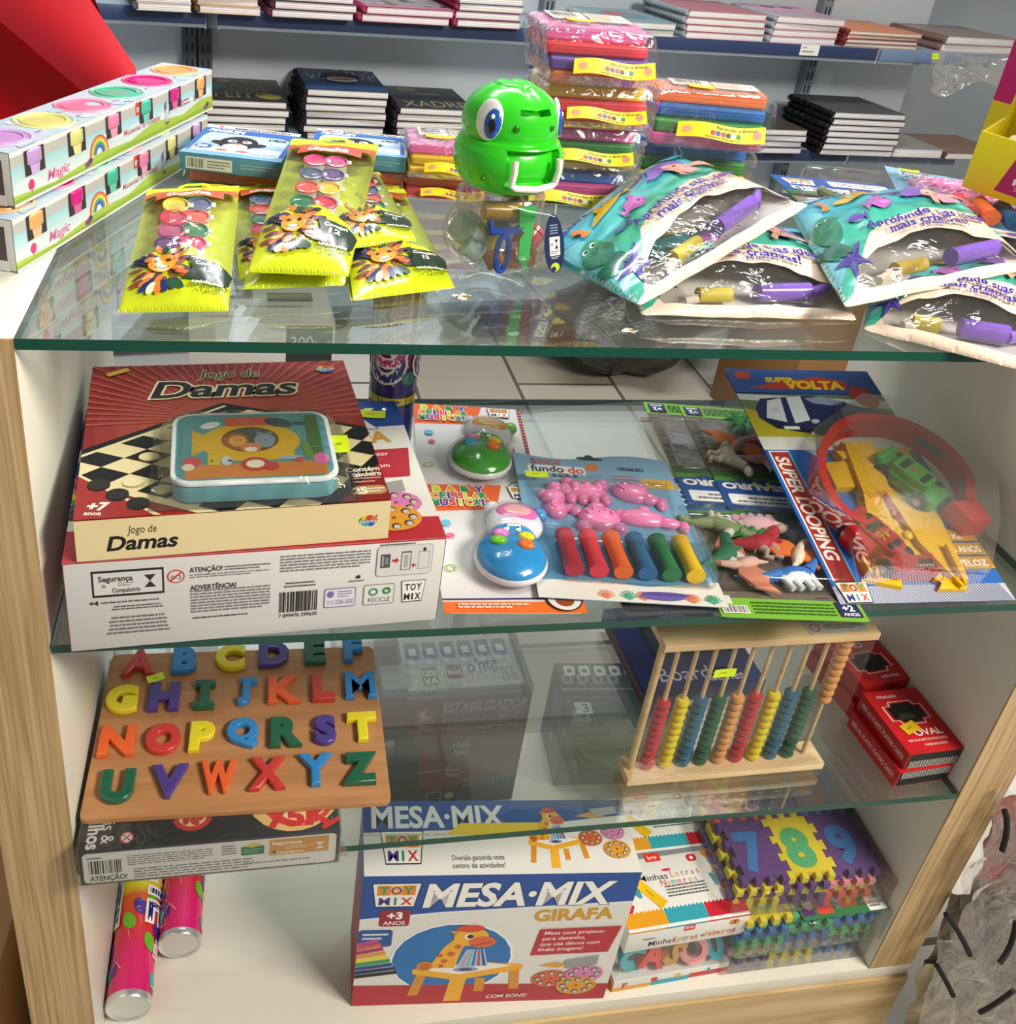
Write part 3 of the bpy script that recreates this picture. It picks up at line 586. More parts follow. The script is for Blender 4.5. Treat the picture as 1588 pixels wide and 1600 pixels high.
def popper(label, base, axis, L, r, roll, group=None, upright=False):
    t = thing('party_popper', label, 'party popper', base, 0, group); m = MB(); 
    fn = lambda u, v: V((r*cos(2*pi*u), r*sin(2*pi*u), .004+v*(L-.008)))
    a = Art(m, (0, 0, 0), (1, 0, 0), (0, 0, 1), 2*pi*r, L, 'lacquer', fn=fn, sub=.045); popper_art(a); m.build('printed_tube', t)
    m = MB(); m.lathe([(r+.0006, .008), (r+.0006, .002), (r*.98, 0), (r*.9, .001), (r*.86, .002), (0, .0024)], 'd8dad8', 'foil', 40); m.build('foil_end', t)
    m = MB(); m.lathe([(r+.0006, L-.012), (r+.0006, L-.001), (r*.95, L), (0, L)], '2a2a7a', 'plastic', 40); m.build('end_cap', t)
    q = V((0, 0, 1)).rotation_difference(V(axis)); t.rotation_euler = (q.to_matrix() @ MX.Rotation(roll, 3, 'Z')).to_euler(); return t
rp = .0265
popper('nearer of the two party poppers lying at the left of the bottom board', (.0285, .042, Z4+rp+.0012), (.0, 1, 0), .30, rp, R(-62), 'party poppers on the bottom board')
popper('farther party popper, lying between the nearer one and the open board', (.083, .112, Z4+rp+.0012), (.0, 1, 0), .28, rp, R(-52), 'party poppers on the bottom board')
# letters-and-numbers boxes with a clear front
def letras(label, x, y, yaw, hh, dim, dep, group):
    w, h = .166, hh
    c = Carton('letter_game_box', label, 'box', x, y, Z4, yaw, w, dep, .022, 'e9e7e2', group=group); a = c.front
    a.rect(0, 0, .33, .35, 'e8a020'); a.rect(.33, .0, .66, .45, '38a8b8'); a.rect(.66, .1, 1, .55, 'd02838'); a.text('F', .1, .5, .5, 'd02838', bold=.05); a.text('G', .55, .6, .4, 'e8a020', bold=.05); a.text('A', .82, .65, .4, '38a8b8', bold=.05); a.ell(.35, .6, .03, 'd02838'); c.left.rect(0, 0, 1, .6, 'e8a020'); c.done('tray')
    t = c.t; lz = h-.042; m = MB(); m.box((-w/2-.001, -.001, lz), (w/2+.001, dep+.001, h), 'ebe9e4', 'card', .001)
    a = Art(m, (-w/2-.001, -.001, lz), (1, 0, 0), (0, 0, 1), w+.002, .042)
    a.text('Minhas ', .3, .3, .26, '26262a', fit=.22, rot=.02); a.multi('Letras', .5, .31, .26, ('d02838', 'e8a020', '38a8b8', '8a8a8a', 'd86a2a'), .2); a.text('e', .64, .32, .2, '26262a'); a.multi('N\u00fameros', .79, .33, .26, ('e8a020', 'd86a2a', 'd02838', 'e8a020'), .26)
    a.lines(.13, .5, .26, .6, 1, '3a3a3a'); brw(a, .5, .84, .09, .34); a.ell(.88, .72, .045, 'e8902a', rv=.13); a.text('3', .88, .72, .18, 'b01820', bold=.04); a.rect(0, .93, .3, 1, 'e8a020'); a.rect(.3, .93, .65, 1, '38a8b8'); a.rect(.65, .93, 1, 1, 'd02838')
    a = Art(m, (-w/2-.001, -.001, h), (1, 0, 0), (0, 1, 0), w+.002, dep+.002); z = [(i/20*.33, .22+.03*(i % 2)) for i in range(21)]
    for i, cc in enumerate(('e8a020', '38a8b8', 'd02838')): a.poly([(1/3*i, .04)]+[(u+i/3, v) for u, v in z]+[(1/3*i+1/3, .04)], cc)
    a.text('Minhas', .36, .66, .085, '26262a', fit=.24); a.multi('Letras', .63, .67, .085, ('d86a2a', 'e8a020', '38a8b8', 'd02838', '8a8a8a'), .26); a.multi('N\u00fameros', .56, .57, .08, ('d02838', 'e8a020', '38a8b8', 'd86a2a'), .32); a.ell(.49, .735, .04, 'd02838', rv=.018)
    a.lines(.42, .36, .76, .53, 4, '5a5a5a', th=.5); a.text('N', .16, .5, .16, '3aa0b0', bold=.06); a.text('1', .84, .52, .16, '3aa0b0', bold=.06, rot=.2); a.text('U', .07, .3, .12, 'd02838', bold=.06, rot=-.6); a.ell(.93, .42, .06, 'd02838'); a.text('=', .93, .42, .1, 'ffffff', bold=.05)
    a.ell(.92, .68, .05, 'e8a020'); a.ell(.92, .68, .026, 'ebe9e4'); a.ell(.89, .9, .055, 'e8902a'); a.text('3', .89, .9, .09, 'b01820', bold=.05); a.rrect(.7, .8, .78, .9, .02, 'd02838'); a.ell(.74, .85, .015, 'ebe9e4'); a.text('edu', .16, .8, .08, '26262a'); a.ell(.1, .87, .02, 'd02838'); a.rect(0, .93, 1, 1, '8a8c90'); brw(a, .42, .93, .13, .12)
    m.build('lid', t)
    sticker(t, .042, .014, ORST, (-.036, dep*.44, h+.0006), R(-55))
    m = MB(); m.box((-w/2+.001, .0006, .021), (w/2-.001, dep-.001, lz+.001), 'ffffff', 'blister'); m.build('clear_sleeve', t)
    rnd = random.Random(int(x*1e4)); cols = ('5cc0c8', 'e8605a', 'd8a860', 'e8a0a0', '48b0c0')
    for i, ch in enumerate('CASO0A1RCU'):
        vs, fs, x0, x1 = glyphs(ch, .04, 0); m = MB(); s = .05; k = len(vs); cx_ = (x0+x1)/2
        v2 = [((q[0]-cx_)*s, (q[1]-.36)*s, 0) for q in vs]+[((q[0]-cx_)*s, (q[1]-.36)*s, .008) for q in vs]; ed = {}
        for f in fs:
            for e in zip(f, f[1:]+f[:1]): ed[e] = ed.get(e, 0)+1
        f2 = [tuple(f[::-1]) for f in fs]+[tuple(q+k for q in f) for f in fs]+[(e[0], e[1], e[1]+k, e[0]+k) for e in ed if (e[1], e[0]) not in ed]
        m.add(v2, f2, cols[i % 5], 'foam'); o = m.build('foam_letter', t); o.location = (-.060+.0295*(i % 5), .013+.022*(i//5)+rnd.uniform(0, .005), .046+.014*(i//5)+rnd.uniform(0, .006)); o.rotation_euler = (R(72)+rnd.uniform(-.4, .2), rnd.uniform(-.8, .8), 0)
    return t
letras('front letters and numbers game box, its clear front full of foam letters', .7150, .0135, .05, .128, 0, .098, 'letter game boxes')
letras('rear letters and numbers game box, behind a similar one', .7300, .1150, .02, .128, 0, .090, 'letter game boxes')
# foam puzzle mats
def jig(w, d, n=3):                                      # tabs on the right and far edges fit notches on the left and near edges
    pts = []; P4 = [(0, 0), (w, 0), (w, d), (0, d)]
    for e in range(4):
        p, q = V(P4[e]), V(P4[(e+1) % 4]); dr = (q-p); L = dr.length; dr /= L; nn = V((dr.y, -dr.x)); st = L/(2*n+1); t_ = .0075*(1 if e in (1, 2) else -1)
        pts.append(p)
        for i in range(1, 2*n, 2):
            a0, a1 = st*i, st*(i+1); fl = st*.13
            pts += [p+dr*a0, p+dr*(a0-fl)+nn*t_, p+dr*(a1+fl)+nn*t_, p+dr*a1]
    return [(q[0], q[1]) for q in pts]
TW, TD = .0655, .088
JIG = jig(TW, TD)
PAL = dict(p='654582', y='d9c83a', b='4279b4', g='57ae78', r='d8604c', k='d88a98')
def mats(label, x, y, z, yaw, layers, th, faces, group, nums):
    t = thing('foam_puzzle_mat', label, 'foam mat', (x, y, z), yaw, group); cache = {}
    for L, cc in enumerate(layers):
        for i in range(6):
            cx_, ry = i % 3, i//3; col = PAL[cc[i]]; top = L == len(layers)-1
            m = MB(); m.prism(JIG, 0, th-.0006, col, 'foam', bev=.0012)
            if top and nums[i] != ' ':
                a = Art(m, (0, 0, th-.0006), (1, 0, 0), (0, 1, 0), TW, TD, 'foam'); ch, c1 = nums[i], PAL[faces[i]]
                a.text(ch, .5, .5, .60, c1, bold=.05, out=mixc(col, '000000', .35), ow=.012, maxfit=.6)
            o = m.build('mat_tile', t); dx, dy = (0, 0) if L % 2 == 0 else (.006, .004)
            o.location = (-1.5*TW-.005+cx_*(TW+.0003)+dx*(1-2*(L % 4 == 1)), ry*(TD+.0003)+dy, L*th)
            if (cx_+ry+L) % 2: o.scale = (1, 1, 1)
    m = MB(); h = len(layers)*th; W2 = 1.5*TW+.017
    m.box((-W2, -.013, .0005), (W2, 2*TD+.016, h+.0012), 'ffffff', 'film', .004); m.build('shrink_wrap', t); return t
mats('bottom pack of mixed foam mat tiles, under two other packs', .9, .026, Z4+.001, .01, ('pybrky', 'ybykbp', 'kypgyb', 'ypyyby', 'pkyrgp'), .0105, 'ybgrpk', 'foam mats', '      ')
m2 = mats('middle pack of foam mats with a yellow tile and a blue end tile', .9, .0155, Z4+.057, .03, ('gbgbgy', 'bgbygb', 'bgbgyb', 'gbgyyb', 'ygbybg'), .0115, 'ggbbyy', 'foam mats', 'U     ')
mats('top pack of foam mats with purple 7, yellow 8 and purple 9 tiles', .884, .030, Z4+.118, -.01, ('yprykb', 'pyyprb', 'ypkyby', 'pyprpb'), .0115, 'bgbyyr', 'foam mats', '789Y 0')
m = MB(); a = Art(m, (0, 0, 0), (1, 0, 0), (0, 1, 0), .125, .05); a.rect(0, 0, 1, 1, '3c7a4c'); a.rect(.02, .1, .16, .9, '54386a'); a.ell(.12, .4, .06, 'd8c0a8'); a.rrect(.2, .1, .38, .9, .02, 'd85040'); a.rect(.24, .3, .3, .6, '3a4a9a'); a.poly([(.5, .2), (.64, .2), (.7, .75), (.52, .8)], 'c83040'); a.text('9', .6, .5, .4, 'f0d040', bold=.05); a.ell(.72, .8, .06, 'c83040'); inmetro(a, .78, .02, .99, .98); a.rect(.42, .2, .48, .5, '6a94c0')
m.add([(0, 0, -.0006), (.125, 0, -.0006), (.125, .05, -.0006), (0, .05, -.0006)], [(3, 2, 1, 0)], '3c7a4c'); o = m.build('header_card', m2); o.location = (-.028, -.008, .0592); 
# ================================================================ lowest glass shelf
c = Carton('board_game_box', 'black board game box with red and cream discs under the letter board', 'box', .1325, -.018, Z3, .004, .2515, .25, .0496, '26262a', bev=.0015)
a = c.front; a.rrect(.015, .06, .985, .95, .02, 'e6e5e0'); a.bars(.035, .32, .155, .72, n=22); a.lines(.03, .76, .1, .84, 1, '2a2a2a'); a.text('ATEN\u00c7\u00c3O!', .105, .19, .15, '2a2a2e', fit=.14, bold=.03)
a.lines(.18, .5, .5, .82, 5, '6a6a6c', th=.4); a.lines(.2, .1, .66, .42, 4, '6a6a6c', th=.4, seed=2); a.lines(.535, .55, .6, .86, 4, '55555a', al='l'); a.rect(.61, .5, .7, .76, '1f7a4c'); a.poly([(.615, .78), (.65, .72), (.7, .78), (.66, .88)], 'd8d060'); a.lines(.62, .55, .69, .7, 2, '8ac0a0')
a.rect(.72, .42, .955, .9, 'd89a48'); a.text('Seguran\u00e7a', .79, .79, .1, 'f8eeda', fit=.12, bold=.04); a.text('Compuls\u00f3rio', .8, .5, .08, 'f8eeda', fit=.11, bold=.03); a.lines(.78, .58, .9, .7, 2, 'f0dcb0'); a.poly([(.9, .72), (.94, .72), (.92, .62)], 'f8f0e0'); a.poly([(.9, .52), (.94, .52), (.92, .62)], 'f8f0e0'); a.ell(.74, .52, .008, '4a4a5a'); a.lines(.62, .2, .955, .28, 1, '8a8a8c')
a = c.top; a.text('Pais &', .105, .105, .05, 'e8e6e0', rot=-pi/2, al='c', fit=.15); a.text('Filhos', .055, .085, .055, 'e8e6e0', rot=-pi/2, fit=.15, bold=.03); a.ell(.175, .05, .026, 'c83c3c'); a.ell(.175, .05, .021, 'e8e4da'); a.line([(.16, .035), (.19, .065)], .006, 'c83c3c'); a.line([(.19, .035), (.16, .065)], .004, '55555a')
a.ell(.42, .115, .075, 'c43c3a', rv=.06); a.ell(.42, .12, .055, 'e6d0a0', rv=.045); 
for k in range(5): a.ell(.42+.03*cos(k*1.25), .12+.025*sin(k*1.25), .014, 'c43c3a', rot=k, rv=.022)
a.ell(.82, .19, .19, 'dcb878', rv=.175); a.ell(.84, .20, .165, 'cf3a38', rv=.165); a.ell(.85, .2, .135, 'e8cf98', rv=.14); a.text('75K', .845, .085, .085, 'c8302e', bold=.05, fit=.27); a.line([(.93, .02), (1, .06)], .02, 'c8302e')
bx = c.done(); m = MB(); m.box((-.1275, -.0016, .0006), (.1275, .2515, .0512), 'ffffff', 'film', .002); m.prism([(.1265, .004), (.137, .002), (.134, .018), (.1265, .022)], .004, .0045, 'ffffff', 'cellophane'); m.build('shrink_wrap', bx)
zb = Z3+.0518
ab = thing('letter_puzzle', 'wooden puzzle board with coloured raised alphabet letters', 'puzzle', (.158, .008, zb), -.02); Mi = (MX.Translation((.158, .008, zb)) @ MX.Rotation(-.02, 4, 'Z')).inverted()
def rr(w, d, r, n=5): return [(cx+r*cos(pi/2*(g+i/n)), cy+r*sin(pi/2*(g+i/n))) for cx, cy, g in ((w/2-r, d-r, 0), (-w/2+r, d-r, 1), (-w/2+r, r, 2), (w/2-r, r, 3)) for i in range(n+1)]
m = MB(); m.prism(rr(.308, .222, .008), 0, .0062, 'b27d4e', 'plywood', bev=.001); m.build('board', ab)
LC = dict(r='c83a36', b='2f86c8', y='e6d528', p='4c3c8c', g='1f6046', o='e8632c')
rows = [('ABCDEF', 'rbypgb', [(218, 1035), (289, 1031), (360, 1027), (428, 1022), (492, 1018), (551, 1014)]), ('GHIJKLM', 'ypgborb', [(191, 1092), (257, 1088), (320, 1085), (381, 1080), (444, 1077), (505, 1074), (563, 1070)]),
        ('NOPQRST', 'orybgpy', [(183, 1157), (255, 1154), (316, 1150), (379, 1145), (447, 1143), (508, 1140), (566, 1135)]), ('UVWXYZ', 'gporbg', [(183, 1228), (264, 1220), (341, 1213), (418, 1208), (493, 1202), (563, 1200)])]
for s, cols, ps in rows:
    for ch, cc, (px, py) in zip(s, cols, ps):
        cu_ = bpy.data.curves.new('l', 'FONT'); cu_.body = ch; cu_.size = 1; cu_.offset = .012 if ch in 'MWNXVKAY' else .03; cu_.extrude = .07; cu_.bevel_depth = .045; cu_.bevel_resolution = 2; cu_.resolution_u = 5
        o = bpy.data.objects.new('l', cu_); me = bpy.data.meshes.new_from_object(o); vs = [q.co.copy() for q in me.vertices]; fs = [list(p.vertices) for p in me.polygons]
        bpy.data.objects.remove(o); bpy.data.curves.remove(cu_); bpy.data.meshes.remove(me)
        x0, x1 = min(q.x for q in vs), max(q.x for q in vs); y0, y1 = min(q.y for q in vs), max(q.y for q in vs); k = .0385/(y1-y0); kx = k*(1.0 if ch not in 'IW' else 1.0)
        if (x1-x0)*kx > .037: kx = .037/(x1-x0)
        m = MB(); 
        if ch == 'I':
            for yy in (-.0155, .0155): m.box((-.0115, yy-.0045, 0), (.0115, yy+.0045, .0082), LC[cc], 'lacquer', .0016)
        if ch == 'J': m.box((-.004, .0105, 0), (.015, .0192, .0082), LC[cc], 'lacquer', .0016)
        m.add([((q.x-(x0+x1)/2)*kx, (q.y-(y0+y1)/2)*k, (q.z+.115)*.036) for q in vs], fs, LC[cc], 'lacquer'); o = m.build('letter_'+ch.lower(), ab)
        p = Mi @ at(px, py, z=zb+.011); o.location = (p.x, p.y, .006)
sticker(ab, .019, .011, LIME, tuple((Mi @ at(243, 1057, z=zb+.0175))[i] for i in range(2))+(.0155,), .35)
# abacus
aw = .2515; ax = thing('abacus', 'wooden abacus with coloured bead columns wrapped in clear film', 'abacus', (.7205, .0465, Z3), .012); dB = .034; tz = .207
m = MB(); m.box((-aw/2, 0, 0), (aw/2, dB, .0105), 'dcb988', 'beech', .001); m.build('base_board', ax)
m = MB(); m.box((-aw/2, 0, tz), (aw/2+.004, dB+.004, tz+.010), 'dcb988', 'beech', .001); tb = m.build('top_board', ax)
m = MB(); m.box((.045, .004, tz+.0101), (.118, dB+.002, tz+.0104), 'b8b4a8', 'paper'); a = Art(m, (.045, .004, tz+.0104), (1, 0, 0), (0, 1, 0), .073, dB-.002); a.lines(.3, .2, .95, .45, 3, '55554f'); a.lines(.05, .6, .6, .95, 4, '66665f'); a.ring(.14, .3, .08, .02, 'c04040'); a.bars(.72, .55, .93, .9, n=14); m.build('paper_label', ax)
m = MB(); m.tube([(-aw/2+.008, dB*.5, .009), (-aw/2+.008, dB*.5, tz+.001)], .0043, 'd8b684', 'beech', 12); m.build('post', ax)
cols = ['c43440', 'ecd81c', '2b6a8c', '1f6444', 'e8a45c', 'c43440', 'ecd81c', '2b6a8c', '1f6444', 'e8a45c']
bead = {}
for i, cc in enumerate(cols):
    x = -aw/2+.0275+i*.0226; m = MB(); m.tube([(x, dB*.5, .009), (x, dB*.5, tz+.001)], .0026, 'e2c698', 'beech', 10); m.build('rod', ax)
    if cc not in bead:
        m = MB(); m.lathe([(.0026, 0), (.0062, .0007), (.0079, .003), (.0083, .0054), (.0079, .0078), (.0062, .0101), (.0026, .0108)], cc, 'lacquer', 20); bead[cc] = m.build('bead', ax); b = bead[cc]
    else: b = None
    for k in range(10):
        if k == 0 and b: q = b
        else: q = bead[cc].copy(); COL.objects.link(q); q.parent = ax
        q.location = (x, dB*.5, (tz-.1085 if i == 9 else .0106)+k*.01085)
m = MB(); m.sheet(lambda u, v: V((lerp(-aw/2+.002, aw/2, u), -.0008-.0*v, lerp(.010, tz, v))), 4, 4, 'ffffff', 'blister'); m.build('shrink_film', ax)
sticker(ax, .026, .012, LIME, (-.049, -.0025, tz-.032), 0.02, R(90))
# other boxes on this shelf
c = Carton('board_game_box', 'dark blue board games box with a black window behind the abacus', 'box', .7400, .165, Z3, .03, .17, .15, .024, '1c2450')
a = c.top; a.rect(0, 0, 1, 1, '1f2c68'); a.rrect(.2, .35, .95, .78, .05, '15151c'); a.rrect(.24, .39, .91, .72, .05, '3c4048'); a.text('Board', .55, .93, .07, 'a0a4b8', fit=.16); a.text('Games', .55, .86, .08, 'b8bccc', fit=.22); a.text('Board', .38, .16, .16, 'd0d4dc', fit=.42); a.text('Games', .7, .1, .1, 'd0d4dc', fit=.3); a.rect(.72, .86, .86, .96, 'b8983a'); a.ring(.3, .5, .09, .012, '2c3a80'); a.ring(.15, .82, .05, .01, '2c3a80')
c.left.rect(0, .3, 1, .75, '5a3434'); c.done()
def deck(label, x, y, z, yaw, sticker_=False, flip=False):
    w, d, h = .0765, .0945, .0262
    c = Carton('card_deck_box', label, 'deck of cards', x, y, z, yaw, w, d, h, 'b81c20', bev=.0008, group='card decks'); a = c.top
    a.rect(0, 0, 1, 1, 'c01a20')
    oc = lambda k: [(.5+k*x_, .62+k*y_*1.0) for x_, y_ in ((-.36, .12), (-.24, .12), (-.2, .19), (.2, .19), (.24, .12), (.36, .12), (.36, -.12), (.24, -.12), (.2, -.19), (-.2, -.19), (-.24, -.12), (-.36, -.12))]
    a.poly(oc(1), 'e8dcd8'); a.poly(oc(.94), 'b81a20'); a.poly(oc(.82), '15100f'); a.poly([(.3, .52), (.62, .52), (.55, .6), (.36, .6)], '3a3430')
    a.text('Washable', .36, .9, .055, 'f0dada', fit=.36, shear=.2); a.text('OVAL', .60, .3, .1, 'f4eeea', fit=.5, bold=.02); a.text('100% ALL PLASTIC PLAYING CARDS', .5, .19, .035, 'f0dada', fit=.7); a.text('MADE IN CHINA', .58, .11, .035, 'f0dada', fit=.4); a.ell(.8, .86, .06, 'a01418')
    f = c.front; f.rect(.03, .06, .97, .94, '151313'); up_ = .5 if 'upper' in label or 'topmost' in label else .06; f.rect(.06, .06 if up_ == .5 else .5, .94, .5 if up_ == .5 else .92, '9c9a96')
    for i in range(18): f.rect(.06+.05*i, .1, .075+.05*i, .9, '2c2a28'); 
    for i in range(18): f.rect(.085+.05*i, .1 if up_ == .5 else .54, .095+.05*i, .46 if up_ == .5 else .88, 'd0cec8')
    l = c.left; l.text('100% ALL PLASTIC PLAYING CARDS', .5, .5, .26, 'f0d0d0', fit=.86)
    t = c.done()
    if sticker_: sticker(t, .024, .014, 'd8b41c', (-.012, .036, h+.0004), .3)
    return t
deck('lower card deck of the front pair, its red side facing left', .958, .0170, Z3+.0012, .07)
deck('upper card deck of the front pair, with a yellow sticker', .963, .0190, Z3+.028, .05, True)
deck('lower card deck of the rear pair beside the abacus', .950, .2170, Z3+.0012, pi+.12)
deck('topmost card deck of the rear pair, right behind the abacus beads', .953, .2190, Z3+.028, pi+.14)
# ================================================================ middle glass shelf
t5 = (.1771, .0014, .066, .3183, .2399, .0953)
c = Carton('toy_box', 'flat-lying white box with printed warnings, under the draughts box', 'box', t5[0], t5[1], Z2, t5[2], t5[3], t5[4], t5[5], 'd9d7d4', bev=.0015)
mesa_front(c.top); a = c.front; a.rect(0, .985, 1, 1, 'b52a36'); K = '2c2a2c'
a.rect(.066, .60, .245, .89, '1c1a1c'); a.rect(.071, .625, .24, .865, 'd9d7d4'); a.text('Seguran\u00e7a', .125, .80, .06, K, fit=.085, bold=.03); a.text('Compuls\u00f3rio', .15, .67, .05, K, fit=.07, bold=.03); a.lines(.13, .71, .17, .76, 2, '88868a'); a.ell(.095, .72, .006, '9a9898'); a.poly([(.195, .82), (.225, .82), (.21, .75)], K); a.poly([(.195, .68), (.225, .68), (.21, .75)], K)
a.ell(.275, .775, .0225, 'c03a3a'); a.ell(.275, .775, .0185, 'dcdad6'); a.text('0-3', .275, .765, .05, K); a.line([(.261, .73), (.289, .82)], .005, 'c03a3a')
a.text('+4', .068, .54, .05, K, bold=.04); a.lines(.085, .52, .27, .555, 1, '55535a'); a.lines(.1, .44, .25, .5, 2, '4a484c', al='c'); a.lines(.09, .16, .26, .38, 5, '6a686c', al='c')
a.text('ATEN\u00c7\u00c3O!', .352, .835, .055, K, fit=.085, bold=.02); a.lines(.4, .80, .52, .86, 2, '5a585c'); a.lines(.31, .74, .52, .79, 2, '7a787c'); a.text('ADVERT\u00caNCIA!', .37, .635, .055, K, fit=.12, bold=.02); a.lines(.31, .34, .52, .61, 8, '76747a', th=.5); a.lines(.315, .265, .5, .30, 1, '4a484c')
a.lines(.545, .73, .79, .93, 6, '7a787c', th=.5, seed=4); a.lines(.55, .545, .65, .62, 2, '5a585c', al='c'); a.bars(.545, .26, .65, .50, n=28); a.text('7 899476 299620', .597, .22, .045, K, fit=.105)
a.rrect(.668, .27, .756, .50, .006, '7a6aa8'); a.rrect(.6705, .28, .7535, .49, .005, 'e0dee0'); a.text('(11) 3206-3000', .713, .335, .055, '5a4a9a', fit=.075); a.lines(.705, .385, .745, .47, 3, '7a6ab0'); a.ell(.685, .43, .01, '7a6ab0', rv=.04)
a.rrect(.778, .265, .866, .51, .006, '8a8888'); a.rrect(.7805, .275, .8635, .50, .005, 'e2e0de'); a.text('RECICLE', .823, .325, .055, K, fit=.062); a.ring(.805, .42, .014, .006, '2a8a5a'); a.ell(.843, .425, .013, '3a8a3a'); a.poly([(.835, .44), (.85, .43), (.843, .40)], 'e2e0de')
toymix(a, .884, .265, .955, .525, False)
a.rrect(.808, .60, .966, .95, .012, '9a989a'); a.rrect(.8095, .605, .9645, .945, .011, 'dcdad8'); a.rect(.818, .7, .846, .86, '55535a'); a.rect(.822, .72, .828, .84, 'a0a0a4'); a.rect(.832, .74, .840, .82, '8a8a90'); a.rect(.876, .66, .905, .88, '6a686c'); a.rect(.879, .67, .902, .86, 'dcdad8'); a.rect(.884, .69, .897, .84, 'b0aeb2'); a.rect(.925, .66, .957, .87, 'a8a6aa'); a.rect(.927, .67, .955, .86, 'dcdad8'); a.rect(.937, .87, .945, .91, K)
a.poly([(.852, .765), (.862, .765), (.862, .74), (.87, .78), (.862, .82), (.862, .795), (.852, .795)], 'c02a2a'); a.poly([(.92, .70), (.914, .70), (.914, .68), (.907, .71), (.914, .74), (.914, .72), (.92, .72)], 'c02a2a'); a.lines(.815, .955, .94, .985, 1, '5a585c'); a.ell(.76, .62, .006, K); a.lines(.735, .56, .79, .59, 1, '5a585c')
c.left.rect(0, 0, 1, 1, 'a8303c'); c.left.rect(.0, .2, .4, .95, '24519c'); c.right.rect(0, 0, 1, 1, 'd4d2ce'); c.right.rect(0, 0, .12, 1, 'b52a36')
tb5 = c.done(); zt = Z2+t5[5]; sticker(tb5, .03, .015, LIME, (.128, .212, t5[5]+.0012), -.2)
d5 = (.1568, .0014, .0823, .2545, .2561, .0399); zd = zt+.0012
c = Carton('board_game_box', 'dark red draughts game box with a checkered board on top', 'box', d5[0], d5[1], zd, d5[2], d5[3], d5[4], d5[5], 'e2cf9c', bev=.0012)
a = c.top; a.rect(0, 0, 1, 1, '9c2a28')
for i in range(7): k = 1-i/7; a.ell(.5, .52, .55*k, mixc('8e2426', 'c0664c', i/6*.8), rv=.5*k)
for i in range(40):
    g = pi*i/39; a.poly([(.5+.1*cos(g), .56+.1*sin(g)), (.5+.9*cos(g-.016), .56+.9*sin(g-.016)), (.5+.9*cos(g+.016), .56+.9*sin(g+.016))], mixc('9c2a28', 'c86a50', .45))
P0, P1, P2, P3 = V((.50, .655)), V((1.10, .40)), V((.66, -.12)), V((-.10, .29))
bl = lambda s, t_: (lambda q: (q.x, q.y))(lerp(lerp(P0, P1, s), lerp(P3, P2, s), t_))
a.poly([bl(-.06, -.03), bl(1.06, -.03), bl(1.06, 1.05), bl(-.06, 1.05)], '141416'); a.poly([bl(-.05, 1.0), bl(1.05, 1.0), bl(1.05, 1.05), bl(-.05, 1.05)], 'e4d4a4'); a.poly([bl(-.02, -.0), bl(1.0, -.0), bl(1.0, 1.0), bl(-.02, 1.0)], 'e4d4a4')
for i in range(8):
    for j in range(8):
        if (i+j) % 2 == 0: a.poly([bl(i/8, j/8), bl((i+1)/8, j/8), bl((i+1)/8, (j+1)/8), bl(i/8, (j+1)/8)], '141416')
for i, j in ((6, 7), (7, 5), (5, 6), (1, 5), (2, 7), (3, 5), (3, 7)):
    q = bl((i+.5)/8, (j+.5)/8); a.ell(q[0], q[1]-.008, .034, 'a89868', rv=.024); a.ell(q[0], q[1], .034, 'e8daac', rv=.024)
a.poly([(0, .235), (.24, .0), (0, 0)], '9c2a28'); a.poly([(1, .2), (.84, 0), (1, 0)], '8a2224'); a.poly([(0, .25), (0, .235), (.24, 0), (.26, 0)], 'e4d4a4')
for q in ((.065, .185), (.125, .125), (.19, .07)): a.ell(q[0], q[1]-.01, .036, '0c0b0b', rv=.03); a.ell(q[0], q[1], .036, '2a2624', rv=.03)
a.text('+7', .07, .065, .04, 'f0e8dc', bold=.05, rot=-.12, shear=.15); a.text('anos', .055, .03, .02, 'f0e8dc', bold=.03, rot=-.12)
for i, (s, k) in enumerate((('Cont\u00e9m', .026), ('1 tabuleiro', .026))): a.text(s, .935, .185-.03*i, k, 'f4ecdc', maxfit=.12, rot=.03, bold=.03)
a.lines(.89, .10, .99, .14, 2, 'c8a090'); a.rrect(.885, .035, .995, .085, .02, 'b8925a'); a.text('25', .905, .06, .035, 'f8f0e0', bold=.05); a.lines(.925, .045, .99, .075, 2, 'f8f0e0')
a.text('Jogo de', .52, .905, .065, '1c1614', fit=.24, out='e8d8b0', ow=.04, shear=.2); a.text('Damas', .50, .79, .125, '17131a', fit=.56, shear=.22, bold=.025, out='ecdcb4', ow=.045)
def aquarela(a, u, v, s):
    for x, y, cc, r in ((-.5, .15, '3a9a3a', .4), (-.2, .4, 'e8c020', .4), (.2, .4, 'd83028', .42), (.55, .2, 'd87028', .4), (.3, -.3, '2a5ab8', .42), (-.2, -.25, '2aa0c8', .4)): a.ell(u+x*s, v+y*s*a.asp()*.7, r*s, cc)
    a.text('aquarela', u, v+.05*s*a.asp(), .42*s*a.asp(), 'f8f4ea', fit=1.6*s, out='70302a', ow=.05); a.ell(u+.85*s, v+.6*s*a.asp(), .1*s, '3a6ab8')
aquarela(a, .91, .915, .045); a.poly([(.05, .93), (.13, .975), (.145, .95), (.065, .905)], 'd8b848')
f = c.front; f.rect(0, .0, 1, 1, 'e6d4a2'); f.text('Jogo de', .2, .72, .2, '1c1614', fit=.09, shear=.2); f.text('Damas', .2, .4, .36, '17131a', fit=.22, shear=.22, bold=.03); aquarela(f, .925, .5, .035)
c.left.rect(0, 0, 1, 1, '2a1c1a'); c.right.rect(0, 0, 1, 1, '8a2224')
db = c.done()
